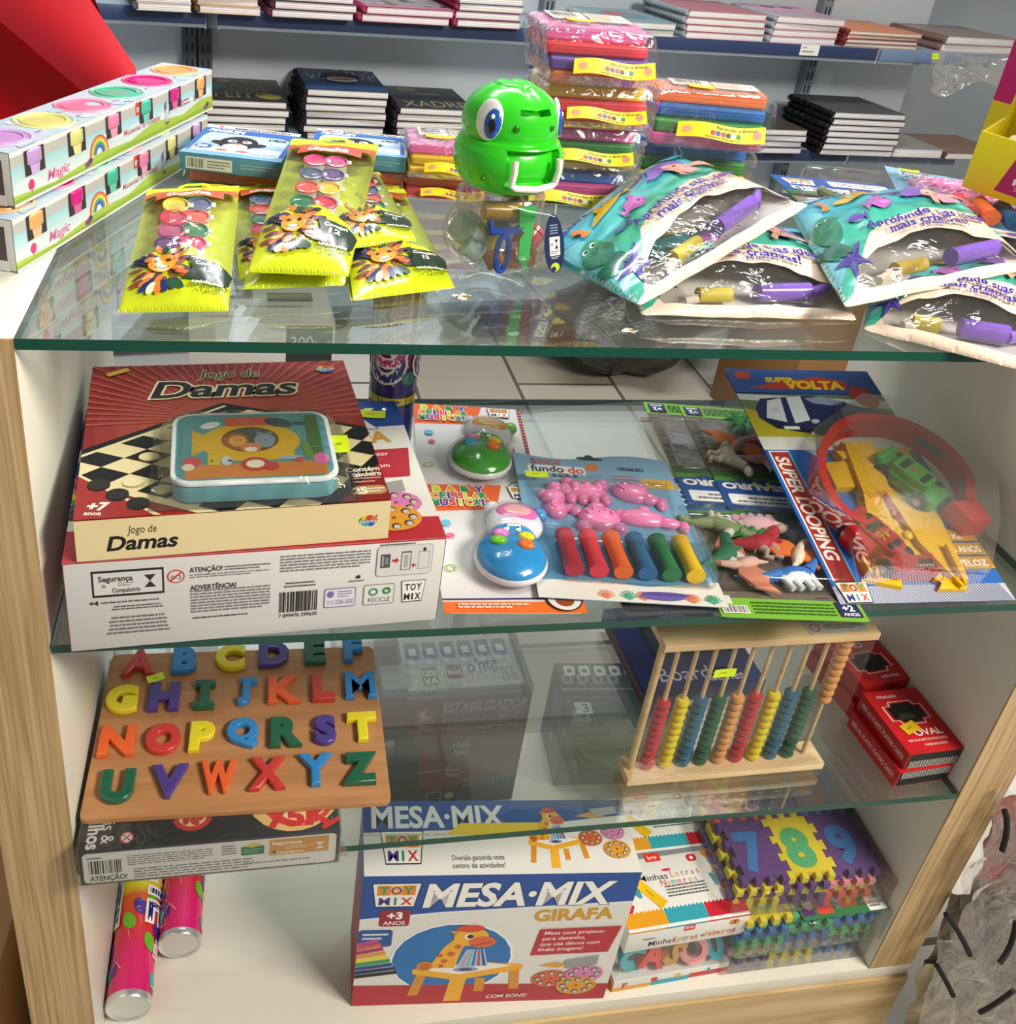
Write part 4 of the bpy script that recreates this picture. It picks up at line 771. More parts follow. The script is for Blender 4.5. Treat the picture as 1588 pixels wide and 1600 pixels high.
# hand-held toy in a clear bag on the draughts box
zh = zd+d5[5]+.0012; hd = thing('activity_toy', 'blue tray toy with a yellow submarine picture, in clear film on the draughts box', 'toy', (.171, .012, zh), .05)
m = MB(); m.prism(rr(.136, .108, .016, 6), .0015, .018, '6aa8b4', 'plastic', bev=.003); m.prism(rr(.138, .110, .017, 6), .018, .021, 'e8eef0', 'plastic', T=MX.Translation((0, -.001, 0)), bev=.001); m.build('tray', hd)
m = MB(); m.prism(rr(.130, .102, .014, 6), .021, .0214, '5fa0a8', 'card', T=MX.Translation((0, .003, 0))); a = Art(m, (-.065, .003, .0214), (1, 0, 0), (0, 1, 0), .13, .102)
a.rect(.06, .02, .96, .22, 'd88a3c'); a.rect(.02, .22, .98, .55, '5c9ca4'); a.poly([(.1, .75), (.2, .65), (.2, .45), (.1, .35)], 'd8b420'); a.ell(.48, .55, .33, 'e0b81c', rv=.30); a.rect(.32, .8, .62, .95, 'd8603c'); a.rect(.2, .26, .76, .42, 'e0b81c')
a.ell(.48, .58, .19, '7a4a20', rv=.2); a.ell(.48, .58, .175, '4a5a50', rv=.18); a.ell(.385, .56, .085, 'a8622a', rv=.13); a.ell(.395, .56, .06, 'e0a848', rv=.085); a.ell(.575, .56, .07, '8aa0b0', rv=.11); a.ell(.54, .67, .02, '7a90a0'); a.ell(.61, .67, .02, '7a90a0'); a.ell(.48, .45, .07, 'd88a4c', rv=.075); a.ell(.48, .425, .04, 'f0e8dc', rv=.04)
for x, y in ((.385, .57), (.415, .57), (.54, .56), (.58, .56), (.46, .46), (.49, .46)): a.ell(x, y, .006, '2a1c14')
a.ell(.68, .84, .1, '3c5058', rv=.07, rot=-.4); a.ell(.22, .82, .07, 'e8f0f0', rv=.05, rot=.4); a.ell(.82, .82, .05, '2c5a62', rv=.03); a.rect(.86, .3, .95, .95, '4a7a3c'); a.poly([(.8, .5), (.84, .25), (.9, .25), (.86, .5)], '6a9a3c'); a.ell(.93, .25, .05, 'e878b8', rv=.09)
a.ell(.1, .25, .06, 'd05858'); a.ell(.08, .18, .04, 'f0e0d0'); a.rect(.2, .2, .28, .35, 'd8c430'); a.ell(.32, .26, .035, 'c8d8e4', rv=.07); a.ell(.34, .26, .014, '2a3a5a'); a.ell(.5, .2, .09, 'c83a30', rv=.1); a.ell(.5, .2, .06, 'f0f0d8', rv=.06); a.ell(.6, .16, .05, 'c83a40'); a.ell(.73, .28, .08, 'a8c0cc', rv=.03); a.ell(.79, .24, .03, 'd84848'); a.poly([(.22, .28), (.24, .27), (.22, .24)], '2a2a20')
m.build('picture', hd)
m = MB()
def hb(u, v):
    x, y = (u-.5)*.172, -.008+.126*v; e = min(1, 9*max(0, min(u, 1-u)-.03), 14*min(v, 1-v)); n = noise.noise(V((u*9, v*9, 1)))*.003
    return V((x+n, y+n, .001+e**.7*.0226+n*.5))
m.sheet(hb, 70, 50, 'ffffff', 'film'); m.sheet(lambda u, v: V(((u-.5)*.172, -.008+.126*v, .0008)), 2, 2, 'ffffff', 'film'); m.build('clear_bag', hd)
sticker(hd, .016, .02, LIME, (.076, .062, .014), 0, .3)
# party popper standing behind
pp = popper('party popper standing upright behind the flat-lying toy box', (.3225, .288, Z2+.0008), (0, 0, 1), .268, .0262, R(150))
def upart(a):
    for v0, v1, c1, c2 in ((0, .3, '1c2470', '2a2a80'), (.335, .45, '2a2474', '4a2078'), (.45, .6, '5a1c6a', 'b01c4a'), (.6, .75, 'b81c48', 'd0402a'), (.75, .88, 'd0482a', 'd87828'), (.88, 1, 'd88a28', 'd8b428')):
        for i in range(5): a.rect(0, lerp(v0, v1, i/5), 1, lerp(v0, v1, (i+1)/5), mixc(c1, c2, i/4))
    a.rect(0, .3, 1, .335, 'e0c81c')
    for k in range(4): a.text('ROTATE', .2+.25*k, .317, .07, '1c1c20', fit=.1); a.poly([(.05+.25*k, .308), (.05+.25*k, .327), (.08+.25*k, .317)], '1c1c20'); a.poly([(.09+.25*k, .308), (.09+.25*k, .327), (.12+.25*k, .317)], '1c1c20')
    rnd = random.Random(9)
    for i in range(40): a.ell(rnd.random(), rnd.uniform(.36, .5), .006, rnd.choice(('d8a0c0', 'a0c0d8', 'e8d0a0')))
    for k in range(3):
        u = .08+.33*k; a.ell(u, .43, .05, '1c7a6a', rv=.035, rot=.4); a.ell(u+.02, .84, .055, '3a1c2a', rv=.035); a.line([(u+.02, .81), (u+.05, .76)], .006, '3a1c2a')
        for i, (ch, cc) in enumerate(zip('CONFETE', ('2c3478', 'c83a7a', 'd8b428', '3a3c8a', 'd0682a', '2c7a8a', 'c83a3a'))): a.text(ch, u+.16, .48+.075*i, .15, cc, rot=pi/2, out='f0eae4', ow=.05, bold=.04, maxfit=.24)
for k in kids(pp):
    if k.name.startswith('printed_tube'): bpy.data.objects.remove(k)
m = MB(); r = .0262; L = .268; fn = lambda u, v: V((r*cos(2*pi*u), r*sin(2*pi*u), .004+v*(L-.008))); a = Art(m, (0, 0, 0), (1, 0, 0), (0, 0, 1), 2*pi*r, L, 'lacquer', fn=fn, sub=.045); upart(a); m.build('printed_tube', pp)
# musical baby phones on cards
def phone(label, x, y, z, yaw, body, scr, b4, group, tilt=0.0):
    w, d = .138, .205; t = thing('toy_phone', label, 'toy phone', (x, y, z), yaw, group); t.rotation_euler = (tilt, 0, yaw)
    m = MB(); m.prism(rr(w, d, .008), 0, .0007, 'd8d6d6', 'card'); a = Art(m, (-w/2, 0, .0007), (1, 0, 0), (0, 1, 0), w, d)
    a.rect(0, .0, 1, .075, 'e8702a'); a.line([(0, .09), (1, .1)], .018, '3c2a68'); a.poly([(0, .76), (.55, .78), (.64, 1), (0, 1)], 'e0602a'); 
    for i in range(26): a.rect(.965, .1+.034*i, 1, .118+.034*i, 'e8702a'); a.rect(.965, .118+.034*i, 1, .134+.034*i, '43306e')
    mc = ('c8d83a', 'd8a020', '2a8a4a', '5a3a9a', 'd83a3a')
    for i, s in enumerate(('BABY', 'CELULAR', 'MUSICAL')): a.multi(s, .27, .955-.062*i, .055, mc[i:]+mc[:i], .46, bold=.06, out='f4ece4', ow=.05)
    toymix(a, .68, .87, .9, .98); a.lines(.1, .02, .6, .06, 2, 'f8e8dc'); a.ell(.86, .09, .13, '3a2c28'); a.ell(.86, .09, .12, 'e4e0dc'); a.ell(.86, .08, .07, '9a4a2a'); a.ell(.84, .1, .02, 'e8d0b0')
    a.text('\u266a', .85, .42, .12, 'a04a4a'); a.ring(.83, .40, .06, .012, 'a0484c', 0, 260); a.line([(.83, .34), (.86, .52)], .012, 'a0484c'); a.ell(.12, .65, .04, '6ab8d8'); a.ell(.14, .55, .03, 'd86a8a'); a.ring(.1, .3, .04, .01, '8ab83a')
    m.build('backing_card', t)
    ph = MX.Translation((-.004, .025, .0012)) @ MX.Rotation(-.2, 4, 'Z')
    def pear(dr, zs, z0):
        def f(u, v):
            g = 2*pi*u; s = .052+.060*0; yy = sin(g); k = v
            wy = -.046*cos(g) if False else 0
            yv = .058+.056*sin(g); wx = (.036-.006*((yv-.03)/.08)+dr)*(1-.0*yv)
            wx = (.0375 if yv < .055 else lerp(.0375, .0255, min(1, (yv-.055)/.045)))+dr
            return V((wx*cos(g)*sin(pi/2*k)**.8, .052+(.050+dr)*sin(g)*sin(pi/2*k)**.8, z0+zs*cos(pi/2*k)**.7))
        return f
    m = MB(); m.T = ph; m.ball((0, .038, .012), (.0372, .0385, .0125), 'e2e2e6', 'plastic', 32); m.ball((.002, .093, .014), (.030, .029, .0135), 'd8d8e0', 'plastic', 28); m.ball((.028, .117, .012), (.009, .009, .008), {'3f9a2c': '8ac85a', '1f8fd0': '4a90d0'}[body], 'plastic', 14); m.ball((-.022, .118, .012), (.009, .009, .008), 'd8d8e0', 'plastic', 14); m.build('phone_base', t)
    m = MB(); m.T = ph; m.ball((0, .0385, .016), (.0352, .037, .0155), body, 'lacquer', 36); m.ball((.001, .066, .017), (.024, .02, .012), body, 'lacquer', 24); m.build('phone_cover', t)
    m = MB(); m.T = ph; m.ball((.003, .100, .0235), (.0215, .0165, .0055), scr, 'plastic', 28); m.ball((.003, .1005, .0268), (.0150, .0105, .0030), mixc(scr, 'e8d8b0', .5), 'lacquer', 22); m.build('screen', t)
    for (bx_, by), cc in zip(((-.0125, .055), (.0125, .055), (-.0145, .042), (.0125, .040)), b4):
        m = MB(); m.T = ph; zz = .016+.0155*math.sqrt(max(0, 1-(bx_/.0352)**2-((by-.0385)/.037)**2)); m.ball((bx_, by, zz+.001), (.0088, .0062, .0042), cc, 'plastic', 16); m.build('button', t)
    m = MB(); m.T = ph; m.tube([(-.006, .064, .0298), (-.006, .070, .0298), (.006, .071, .0298), (.006, .065, .0298)], .0014, 'e8f0e8', 'plastic', 6); m.ball((-.0075, .063, .0297), (.003, .0024, .0015), 'e8f0e8'); m.ball((.0045, .064, .0297), (.003, .0024, .0015), 'e8f0e8'); m.build('note_emblem', t)
    m = MB(); m.T = ph
    m.ball((0, .0380, .012), (.0405, .0420, .0225), 'ffffff', 'blister', 36); m.ball((.002, .095, .014), (.0335, .0325, .0175), 'ffffff', 'blister', 32); m.build('blister', t); return t
phone('toy baby phone card with the green phone and orange screen', .4165, .196, Z2+.0008, -.115, '3f9a2c', 'e0981c', ('d88ab0', 'e0c02a', '2a9ab8', 'e8702a'), 'toy phones')
phone('toy baby phone card with the blue phone and pink screen', .4130, .012, Z2+.0032, -.055, '1f8fd0', 'e868b0', ('e07ac0', 'e8d02a', '6ac02a', 'f0702a'), 'toy phones', .012)
# modelling clay card with pink moulds
def clay_card(label, x, y, z, yaw, group, tilt=0):
    w, d = .187, .262; t = thing('modelling_clay_card', label, 'modelling clay set', (x, y, z), yaw, group); t.rotation_euler = (tilt, 0, yaw)
    m = MB(); ol = [(w/2, 0), (w/2, d-.012)]+[(w/2-w*i/12, d-.008+.008*sin(i/12*2*pi+.2)*(1 if i < 12 else 0)) for i in range(13)]+[(-w/2, 0)]
    m.prism(ol, 0, .0007, '86aecb', 'card'); a = Art(m, (-w/2, 0, .0007), (1, 0, 0), (0, 1, 0), w, d)
    a.poly([(0, .10), (0, .0), (1, 0), (1, .14), (.6, .09), (.3, .11)], 'dcdad2'); a.poly([(0, .8), (.3, .78), (.7, .75), (1, .76), (1, .4), (0, .42)], '7aa8c8'); a.poly([(0, .42), (1, .38), (1, .14), (.6, .09), (.3, .11), (0, .10)], '5a94b8'); 
    a.text('Massinha de', .2, .925, .022, 'c8503a', fit=.19); a.text('MODELAR', .2, .9, .022, 'c8503a', fit=.19, bold=.03); a.rrect(.08, .81, .44, .88, .02, 'f2f0ea'); a.text('fundo', .2, .855, .05, '2c4a58', fit=.21, bold=.03); a.text('do', .38, .855, .05, 'd8603a', fit=.1, bold=.03); a.text('mar', .27, .815, .04, '2c4a58', fit=.32, bold=.02); a.text('+ ferramentas!', .42, .78, .022, 'd87a5a', fit=.24, rot=.08)
    a.ell(.49, .885, .042, 'e0803a'); a.ell(.49, .955, .09, '3c4446', rv=.014); a.ell(.49, .965, .03, '3c4446'); a.text('LEO&LEO', .74, .89, .024, '2a3a52', fit=.17, bold=.04); a.lines(.6, .77, .76, .84, 3, 'c07a88'); a.rrect(.78, .75, .98, .82, .012, 'e0b02c'); a.text('Cont\u00e9m 6', .88, .785, .022, '7a4a1c', fit=.12)
    rnd = random.Random(3)
    for u, cc in ((.36, 'e07a58'), (.48, '4aa888'), (.56, 'e07a58'), (.82, 'e07a58'), (.93, '4aa888')):
        for k in range(9): g = pi*(.15+.7*k/8); a.line([(u, .012), (u+.055*cos(g), .012+.05*sin(g))], .006, cc)
    a.ell(.66, .035, .12, '6a5aa8', rv=.02); a.ell(.68, .05, .13, '5a4a98', rv=.012); m.build('backing_card', t)
    cb_ = ['b8263c', 'e03a48', 'ec6a2a', '2a6a98', '2a7a48', 'e8bc1c']
    for i, cc in enumerate(cb_):
        m = MB(); x0 = -.052+.0245*i
        m.sheet(lambda u, v: V((x0-.003+(.0098*(1-.16*sin(pi*v)))*cos(2*pi*u)-.003*v, .032+.056*v, .0105+.0092*(1-.1*sin(pi*v))*sin(2*pi*u))), 20, 10, cc, 'clay')
        for v, s in ((0, 1), (1, -1)): m.add([(x0-.003+.0098*cos(2*pi*k/20)-.003*v, .032+.056*v, .0105+.0092*sin(2*pi*k/20)) for k in range(20)], [list(range(20))[::s]], cc, 'clay')
        m.build('clay_stick', t)
    PK = 'e884b4'
    def shape(kind):
        m = MB(); B = lambda x, y, rx, ry, h: m.ball((x, y, .003), (rx, ry, h), PK, 'lacquer', 18)
        if kind == 0: B(0, .012, .013, .012, .012); B(0, -.008, .012, .013, .011); B(.004, .03, .009, .008, .01); B(-.01, .018, .006, .006, .008); B(.015, -.004, .007, .006, .006); m.tube([(.006*cos(g)*(1-g/14), -.008+.008*sin(g)*(1-g/14), .0125) for g in [k*.5 for k in range(20)]], .0018, 'e07aac', 'lacquer', 6)
        if kind == 1:
            B(0, 0, .022, .012, .012); B(-.018, .014, .008, .009, .009); B(.019, .014, .008, .008, .009); B(-.022, .002, .009, .01, .009)
            for k in range(4): B(-.018+.012*k, -.012, .006, .009, .008)
            for k in range(3): B(-.012+.012*k, .004, .007, .010, .0135)
        if kind == 2: B(-.004, 0, .021, .014, .012); B(.014, -.004, .012, .008, .009); B(.028, -.008, .006, .011, .007); B(.004, .012, .01, .006, .009); m.tube([(-.02, .002, .012), (-.012, -.006, .0135), (-.004, .004, .0145)], .0016, 'e07aac', 'lacquer', 6)
        if kind == 3:
            B(0, 0, .022, .018, .013); B(-.022, .01, .007, .006, .008); B(.022, .01, .007, .006, .008); B(-.018, -.014, .008, .008, .008); B(.018, -.014, .008, .008, .008); B(0, .016, .01, .008, .01)
            for k in range(5): m.ball((-.012+.006*k, .004*(k % 2), .0145), .003, 'e07aac', 'lacquer', 8)
        if kind == 4: B(-.006, 0, .026, .012, .012); B(.02, -.003, .014, .007, .009); B(.036, -.006, .006, .01, .007); B(-.004, .009, .008, .006, .012)
        return m
    for k, (px, py, rz) in enumerate(((-.058, .148, 0), (-.018, .176, 0), (.038, .178, -.25), (-.012, .128, 0), (.042, .132, -.12))):
        o = shape(k).build('pink_mould', t); o.location = (px, py, .0008); o.rotation_euler.z = rz; o.scale = (1.08, 1.08, .8)
    m = MB(); m.box((-.08, .104, .0008), (.08, .205, .0100), 'ffffff', 'blister', .003); m.box((-.068, .022, .0008), (.088, .098, .0235), 'ffffff', 'blister', .006); m.build('blister', t)
    sticker(t, .026, .012, LIME, (-.074, .193, .0125), .05); return t
cc1 = clay_card('blue modelling clay card with pink sea moulds on the middle shelf', .5300, .0135, Z2+.0095, -.135, 'clay cards', .0)
m = MB(); p = at(985, 962, z=Z2); q = at(1125, 958, z=Z2); m.box((p.x, p.y+.002, Z2+.0008), (q.x, p.y+.13, Z2+.0088), 'ffffff', 'blister', .003); m.box((p.x-.004, p.y, Z2+.0003), (q.x+.004, p.y+.134, Z2+.0008), '505458', 'card'); tag(m.build('plastic_tray'), 'low clear plastic tray sticking out under the blue modelling clay card', 'tray')
# toy dinosaurs on cards
def dino(kind, c1, c2):
    m = MB(); tb = lambda pts, rs, c: m.tube(pts, rs, c, 'rubber', 10)
    if kind == 'long':     # long-necked walker, lying on its side
        m.ball((0, 0, .008), (.022, .010, .008), c1, 'rubber', 16); m.ball((0, -.004, .008), (.017, .007, .0075), c2, 'rubber', 14)
        tb([(.016, .003, .008), (.026, .011, .009), (.034, .018, .01), (.042, .018, .01)], [.007, .0048, .0038, .0036], c1); m.ball((.045, .017, .01), (.006, .0038, .004), c1, 'rubber', 12)
        tb([(-.016, .001, .008), (-.032, -.001, .007), (-.05, .001, .006), (-.064, .004, .005)], [.007, .0045, .0028, .001], c1)
        for x in (-.014, -.004, .008, .016): tb([(x, -.004, .008), (x+.002, -.013, .007), (x+.004, -.02, .006)], [.0045, .0032, .0034], c2)
    if kind == 'plate':    # back plates
        m.ball((0, 0, .008), (.022, .011, .008), c1, 'rubber', 16); tb([(.016, -.001, .008), (.028, -.004, .008), (.034, -.006, .008)], [.006, .0042, .003], c1); tb([(-.016, 0, .007), (-.034, -.003, .006), (-.044, -.004, .005)], [.006, .0034, .001], c1)
        for k in range(5): x = -.02+.01*k; m.prism([(x-.005, .006), (x+.005, .006), (x+.003, .016), (x, .02-.002*abs(k-2)), (x-.004, .014)], .007, .0095, c2, 'rubber')
        for x in (-.012, -.004, .008, .014): tb([(x, -.005, .008), (x+.001, -.012, .007), (x+.002, -.018, .006)], [.0042, .0032, .0034], c1)
    if kind == 'rex':      # two-legged runner
        m.ball((0, 0, .009), (.018, .011, .009), c1, 'rubber', 16); tb([(.01, .004, .009), (.02, .013, .01), (.026, .017, .01)], [.008, .006, .006], c1); m.ball((.033, .018, .01), (.010, .0055, .0055), c2, 'rubber', 12); tb([(-.012, 0, .009), (-.028, .004, .008), (-.046, .01, .006)], [.008, .0045, .001], c1)
        for x in (-.006, .006): tb([(x, -.004, .009), (x+.004, -.013, .008), (x-.001, -.02, .007), (x+.006, -.023, .006)], [.0062, .004, .0028, .003], c2)
        tb([(.014, -.001, .012), (.02, -.006, .013)], [.0024, .0016], c1)
    if kind == 'wing':     # winged
        m.ball((0, 0, .009), (.007, .016, .007), c2, 'rubber', 14); tb([(0, .012, .009), (.002, .022, .011), (.006, .03, .011)], [.005, .004, .003], c2); tb([(.006, .03, .011), (.012, .036, .011)], [.0034, .0008], c1)
        for s in (-1, 1): m.prism([(0, .012), (s*.012, .020), (s*.034, .016), (s*.05, -.004), (s*.034, -.001), (s*.022, -.012), (s*.01, -.006), (0, -.006)], .0075, .0105, c1, 'rubber', bev=.0008)
        tb([(0, -.012, .008), (-.003, -.026, .007)], [.0035, .001], c2)
    if kind == 'fern':     # bushy plant
        for k in range(14): g = 2*pi*k/14; L = .018+.008*(k % 3); tb([(0, 0, .003), (L*.6*cos(g), L*.6*sin(g), .008+.003*(k % 2)), (L*cos(g), L*sin(g), .004)], [.003, .0032, .0008], c1)
    return m
def dino_card(label, x, y, z, yaw, toys, h=.024, tilt=0, price=True, stack_=None):
    w, d = .152, .236; t = thing('toy_dinosaur_card', label, 'toy dinosaur set', (x, y, z), yaw, 'dinosaur cards'); t.rotation_euler = (tilt, 0, yaw)
    m = MB(); m.prism(rr(w, d, .006), 0, .0007, '6aa83a', 'card'); a = Art(m, (-w/2, 0, .0007), (1, 0, 0), (0, 1, 0), w, d)
    a.rect(0, 0, 1, .12, '7cb83c'); a.rect(0, .12, 1, .72, '6e6458'); rnd = random.Random(4)
    for i in range(60): a.line([(q := rnd.random(), r_ := rnd.uniform(.13, .7)), (q+rnd.uniform(.05, .2), r_+rnd.uniform(-.02, .02))], .006, rnd.choice(('8a7e70', '544a42', '9c9080', '463e38')))
    a.rect(0, .66, 1, .72, '3c5a34'); a.rect(0, .72, 1, 1, '234c92'); a.poly([(0, .72), (1, .72), (1, .76), (0, .73)], '4a8a34')
    a.text('DINOSSAURO', .52, .80, .05, 'eceae4', fit=.88, bold=.05, out='1a2a5a', ow=.03); a.text('MANIA', .70, .745, .03, '3a3a7a', fit=.28, bold=.05); toymix(a, .06, .85, .34, .96); a.rrect(.45, .87, .95, .96, .02, 'e4e4e0'); a.lines(.5, .885, .9, .945, 2, '4a4a5a')
    a.rect(.82, .02, .97, .11, '2b2f58'); a.text('+2', .895, .075, .035, 'f0f0f4', bold=.04); a.text('ANOS', .895, .037, .018, 'f0f0f4', fit=.11, bold=.03); barcode_block(a, .02, .02, .2, .07); a.lines(.24, .02, .8, .10, 4, '3a6a2a'); a.rect(.03, .075, .11, .13, 'd8d6d0'); m.build('backing_card', t)
    for kind, c1, c2, px, py, rz in toys:
        o = dino(kind, c1, c2).build('toy_fern' if kind == 'fern' else 'toy_dinosaur', t); o.location = (px, py, .0012); o.rotation_euler.z = rz
    m = MB(); m.box((-.069, .034, .0009), (.069, .166, h), 'ffffff', 'blister', .009, 3); m.build('blister', t)
    if price: sticker(t, .02, .011, LIME, (.02, .183, .0014), 0)
    return t
F1 = [('long', '3a78c8', 'e4e6ea', .018, .058, 0.1), ('wing', 'e87a3a', 'f0d8c0', .034, .088, -.5), ('rex', '2f7a5a', 'dcd8d0', -.046, .085, .7), ('plate', 'e8b8c0', 'd8a0b0', .008, .142, .05), ('rex', 'b82a3a', 'b8a090', .002, .108, .2), ('wing', 'd88a70', 'e0b8a8', -.028, .072, 1.9), ('fern', '3a8a44', '2a6a34', -.004, .120, 0), ('long', '8a9a6a', 'e0d8c0', -.03, .135, 2.6)]
dino_card('front dinosaur card with a blue long-necked dinosaur, right way up', .692, -.010, Z2+.0008, -.105, F1, price=False)
B1 = [('wing', 'e87a2a', 'd8a890', .030, .110, 2.4), ('rex', 'c83a44', 'd8b0a8', -.02, .095, 3.4), ('fern', '2f8a3c', '2a6a34', .006, .052, 0), ('plate', 'e0b8c0', 'd0a0b0', -.035, .052, 3.1), ('long', 'd8a8a0', 'e0c8c0', -.012, .14, 3.0), ('rex', 'b0a890', 'c8b8a0', .05, .135, 1.5)]
Yd = lambda yaw, x, y, d=.236: (x, y)
dino_card('upside-down dinosaur card lying on the front one, with an orange winged dinosaur', .8085, .388, Z2+.0038, pi-.145, B1)
dino_card('upside-down dinosaur card half hidden under the other upside-down one', .7620, .400, Z2+.0021, pi-.135, [], h=.0029, price=False)
# toy car track card leaning at the right
A_, B_ = V((.7490, .0070, Z2+.0022)), V((.9480, .0030, Z2+.0022)); Cc = V((.767, .352, -.2035))
ux = (B_-A_).normalized(); un = ux.cross(Cc-A_).normalized(); uy = un.cross(ux)
vc = thing('toy_car_track', 'blue toy car loop set on a card, with red loop and yellow launcher', 'toy car set', tuple((A_+B_)/2)); MW = MX.Translation((A_+B_)/2) @ MX((ux, uy, un)).transposed().to_4x4(); vc.matrix_world = MW
vi = MW.inverted(); vw, vd = .2, .352
def oc(px, py, h=0):                                     # measured point -> the card's own coordinates at height h
    o = vi @ CP; d = (vi.to_3x3() @ (cf*FPX+cr*(px-PX)-cu*(py-PY))); t_ = (h-o.z)/d.z; return o+d*t_
m = MB(); m.prism(rr(vw, vd, .006), 0, .0007, '2a62b0', 'card'); a = Art(m, (-vw/2, 0, .0007), (1, 0, 0), (0, 1, 0), vw, vd)
K = lambda px, py: (lambda q: (q.x/vw+.5, q.y/vd))(oc(px, py, .0008))
a.rect(0, 0, 1, .06, 'b8bcc8'); 
for i in range(60): a.line([(i/60, .0), (i/60-.03, .06)], .005, '7a84a8')
a.rect(0, .60, 1, .87, '6a7a54'); a.rect(0, .60, 1, .66, 'd8d8d0'); a.poly([(0, .66), (.6, .66), (0, .80)], 'b8a820'); a.rect(.1, .76, 1, .84, '6a8a4a'); a.poly([(.0, .84), (1, .8), (1, .84), (0, .87)], 'd8dcd8'); a.poly([(.55, .6), (1, .64), (1, .66), (.55, .63)], 'c8ccd0')
a.poly([(0, .06), (.3, .06), (.3, .6), (0, .6)], '1f5fae'); a.poly([(.02, .06), (.15, .06), (.15, .595), (.02, .595)], 'e8e4e0'); a.poly([(.03, .06), (.14, .06), (.14, .59), (.03, .59)], '9c2a24'); a.text('SUPER LOOPING', .085, .36, .045, 'e8e2da', rot=-pi/2, fit=.74, shear=.15, bold=.03)
# blue racing car picture
a.poly([(.08, .80), (.14, .845), (.5, .865), (.62, .845), (.9, .79), (.93, .735), (.7, .70), (.45, .665), (.15, .70), (.07, .75)], '23285e'); a.poly([(.18, .835), (.28, .85), (.24, .73), (.12, .75)], 'd8dce4'); a.poly([(.32, .853), (.42, .862), (.4, .74), (.29, .725)], 'd8dce4'); a.poly([(.5, .86), (.72, .835), (.66, .81), (.5, .825)], '4a5a8a'); a.poly([(.08, .75), (.45, .68), (.45, .665), (.15, .70)], '14183a'); a.ell(.66, .715, .075, '14141a', rv=.045); a.ell(.66, .715, .05, '9a9ca4', rv=.03); a.ell(.66, .715, .02, '3a3a44'); a.poly([(.44, .85), (.56, .86), (.7, .835), (.6, .815), (.48, .825)], '8a9ab8'); a.poly([(.6, .80), (.86, .765), (.9, .775), (.7, .815)], '3a4078'); a.ell(.2, .79, .03, 'c8ccd8', rv=.01, rot=.3); a.ell(.43, .735, .03, 'c8ccd8', rv=.01, rot=.3); a.rect(.2, .695, .3, .71, 'e4e4e0'); a.ell(.93, .745, .04, '14141a', rv=.04)
a.rect(0, .875, 1, 1, '27529c'); a.poly([(.1, .90), (.3, .93), (.62, .965), (.8, .94), (.78, .905), (.3, .895)], 'b83a28'); a.text('SUPER', .34, .945, .024, 'e8c020', fit=.2, bold=.06, out='a82a1c', shear=.15); a.text('VOLTA', .56, .92, .042, 'e8c020', fit=.4, bold=.06, out='a82a1c', shear=.15); a.ell(.1, .965, .055, 'c8402c', rv=.02); a.ell(.86, .86, .08, 'b03028', rv=.06, rot=.5)
for i, s in enumerate(('x2', '+6 ANOS', 'VELOZ')): y = .215-.052*i; a.rect(.76, y, 1, y+.045, 'c8922a'); a.text(s, .88, y+.022, .024, 'f4eee0', maxfit=.2, bold=.03)
toymix(a, .02, .0, .2, .075); a.rect(.14, .06, .15, .59, '60a8d8'); m.build('backing_card', vc)
def band(pts, w, z0, z1, col, mm):                       # an upright strip following a line of points
    vs, fs = [], []; n = len(pts)
    for i, p in enumerate(pts):
        d = (V(pts[min(i+1, n-1)])-V(pts[max(i-1, 0)])).normalized(); nn = V((-d.y, d.x))*w/2
        for s, z in ((-1, z0), (1, z0), (1, z1), (-1, z1)): vs.append((p[0]+s*nn.x, p[1]+s*nn.y, z))
    for i in range(n-1):
        for k in range(4): fs.append((i*4+k, (i+1)*4+k, (i+1)*4+(k+1) % 4, i*4+(k+1) % 4))
    fs += [(0, 1, 2, 3), ((n-1)*4+3, (n-1)*4+2, (n-1)*4+1, (n-1)*4)]
    mm.add(vs, fs, col, 'plastic')
ring_px = [(1352, 830), (1318, 812), (1292, 780), (1278, 742), (1284, 703), (1310, 672), (1350, 662), (1400, 668), (1448, 690), (1486, 722), (1508, 758), (1508, 790)]
rp_ = [oc(x, y, .018) for x, y in ring_px]; rp_ = [(q.x, q.y) for q in rp_]
def spline(ps, n=6):
    out = []
    for i in range(len(ps)-1):
        p0, p1, p2, p3 = (V(ps[max(i-1, 0)]), V(ps[i]), V(ps[i+1]), V(ps[min(i+2, len(ps)-1)]))
        for k in range(n): t_ = k/n; out.append(tuple(.5*((2*p1)+(p2-p0)*t_+(2*p0-5*p1+4*p2-p3)*t_*t_+(3*p1-p0-3*p2+p3)*t_**3)))
    return out+[tuple(ps[-1])]
RS = 'c81c24'; sp = spline(rp_)
m = MB(); band(sp, .0022, .001, .030, RS, m); band(sp, .0095, .0285, .031, RS, m); band(sp, .0095, .001, .003, RS, m)
for (x, y, s) in ((sp[0][0]-.004, sp[0][1]-.010, 1), (sp[-1][0]-.003, sp[-1][1]-.012, -1)): m.prism([(x-.02, y+.012), (x+.018, y+.014), (x+.016, y-.016), (x-.012, y-.018)], .001, .028, RS, 'plastic', bev=.003)
lo_ = m.build('loop_track', vc)
m = MB()
for i0, i1 in ((10, 16), (46, 53), (58, 62)): band(sp[i0:i1], .0030, .010, .020, '3a5a86', m)
m.build('window_slots', lo_)
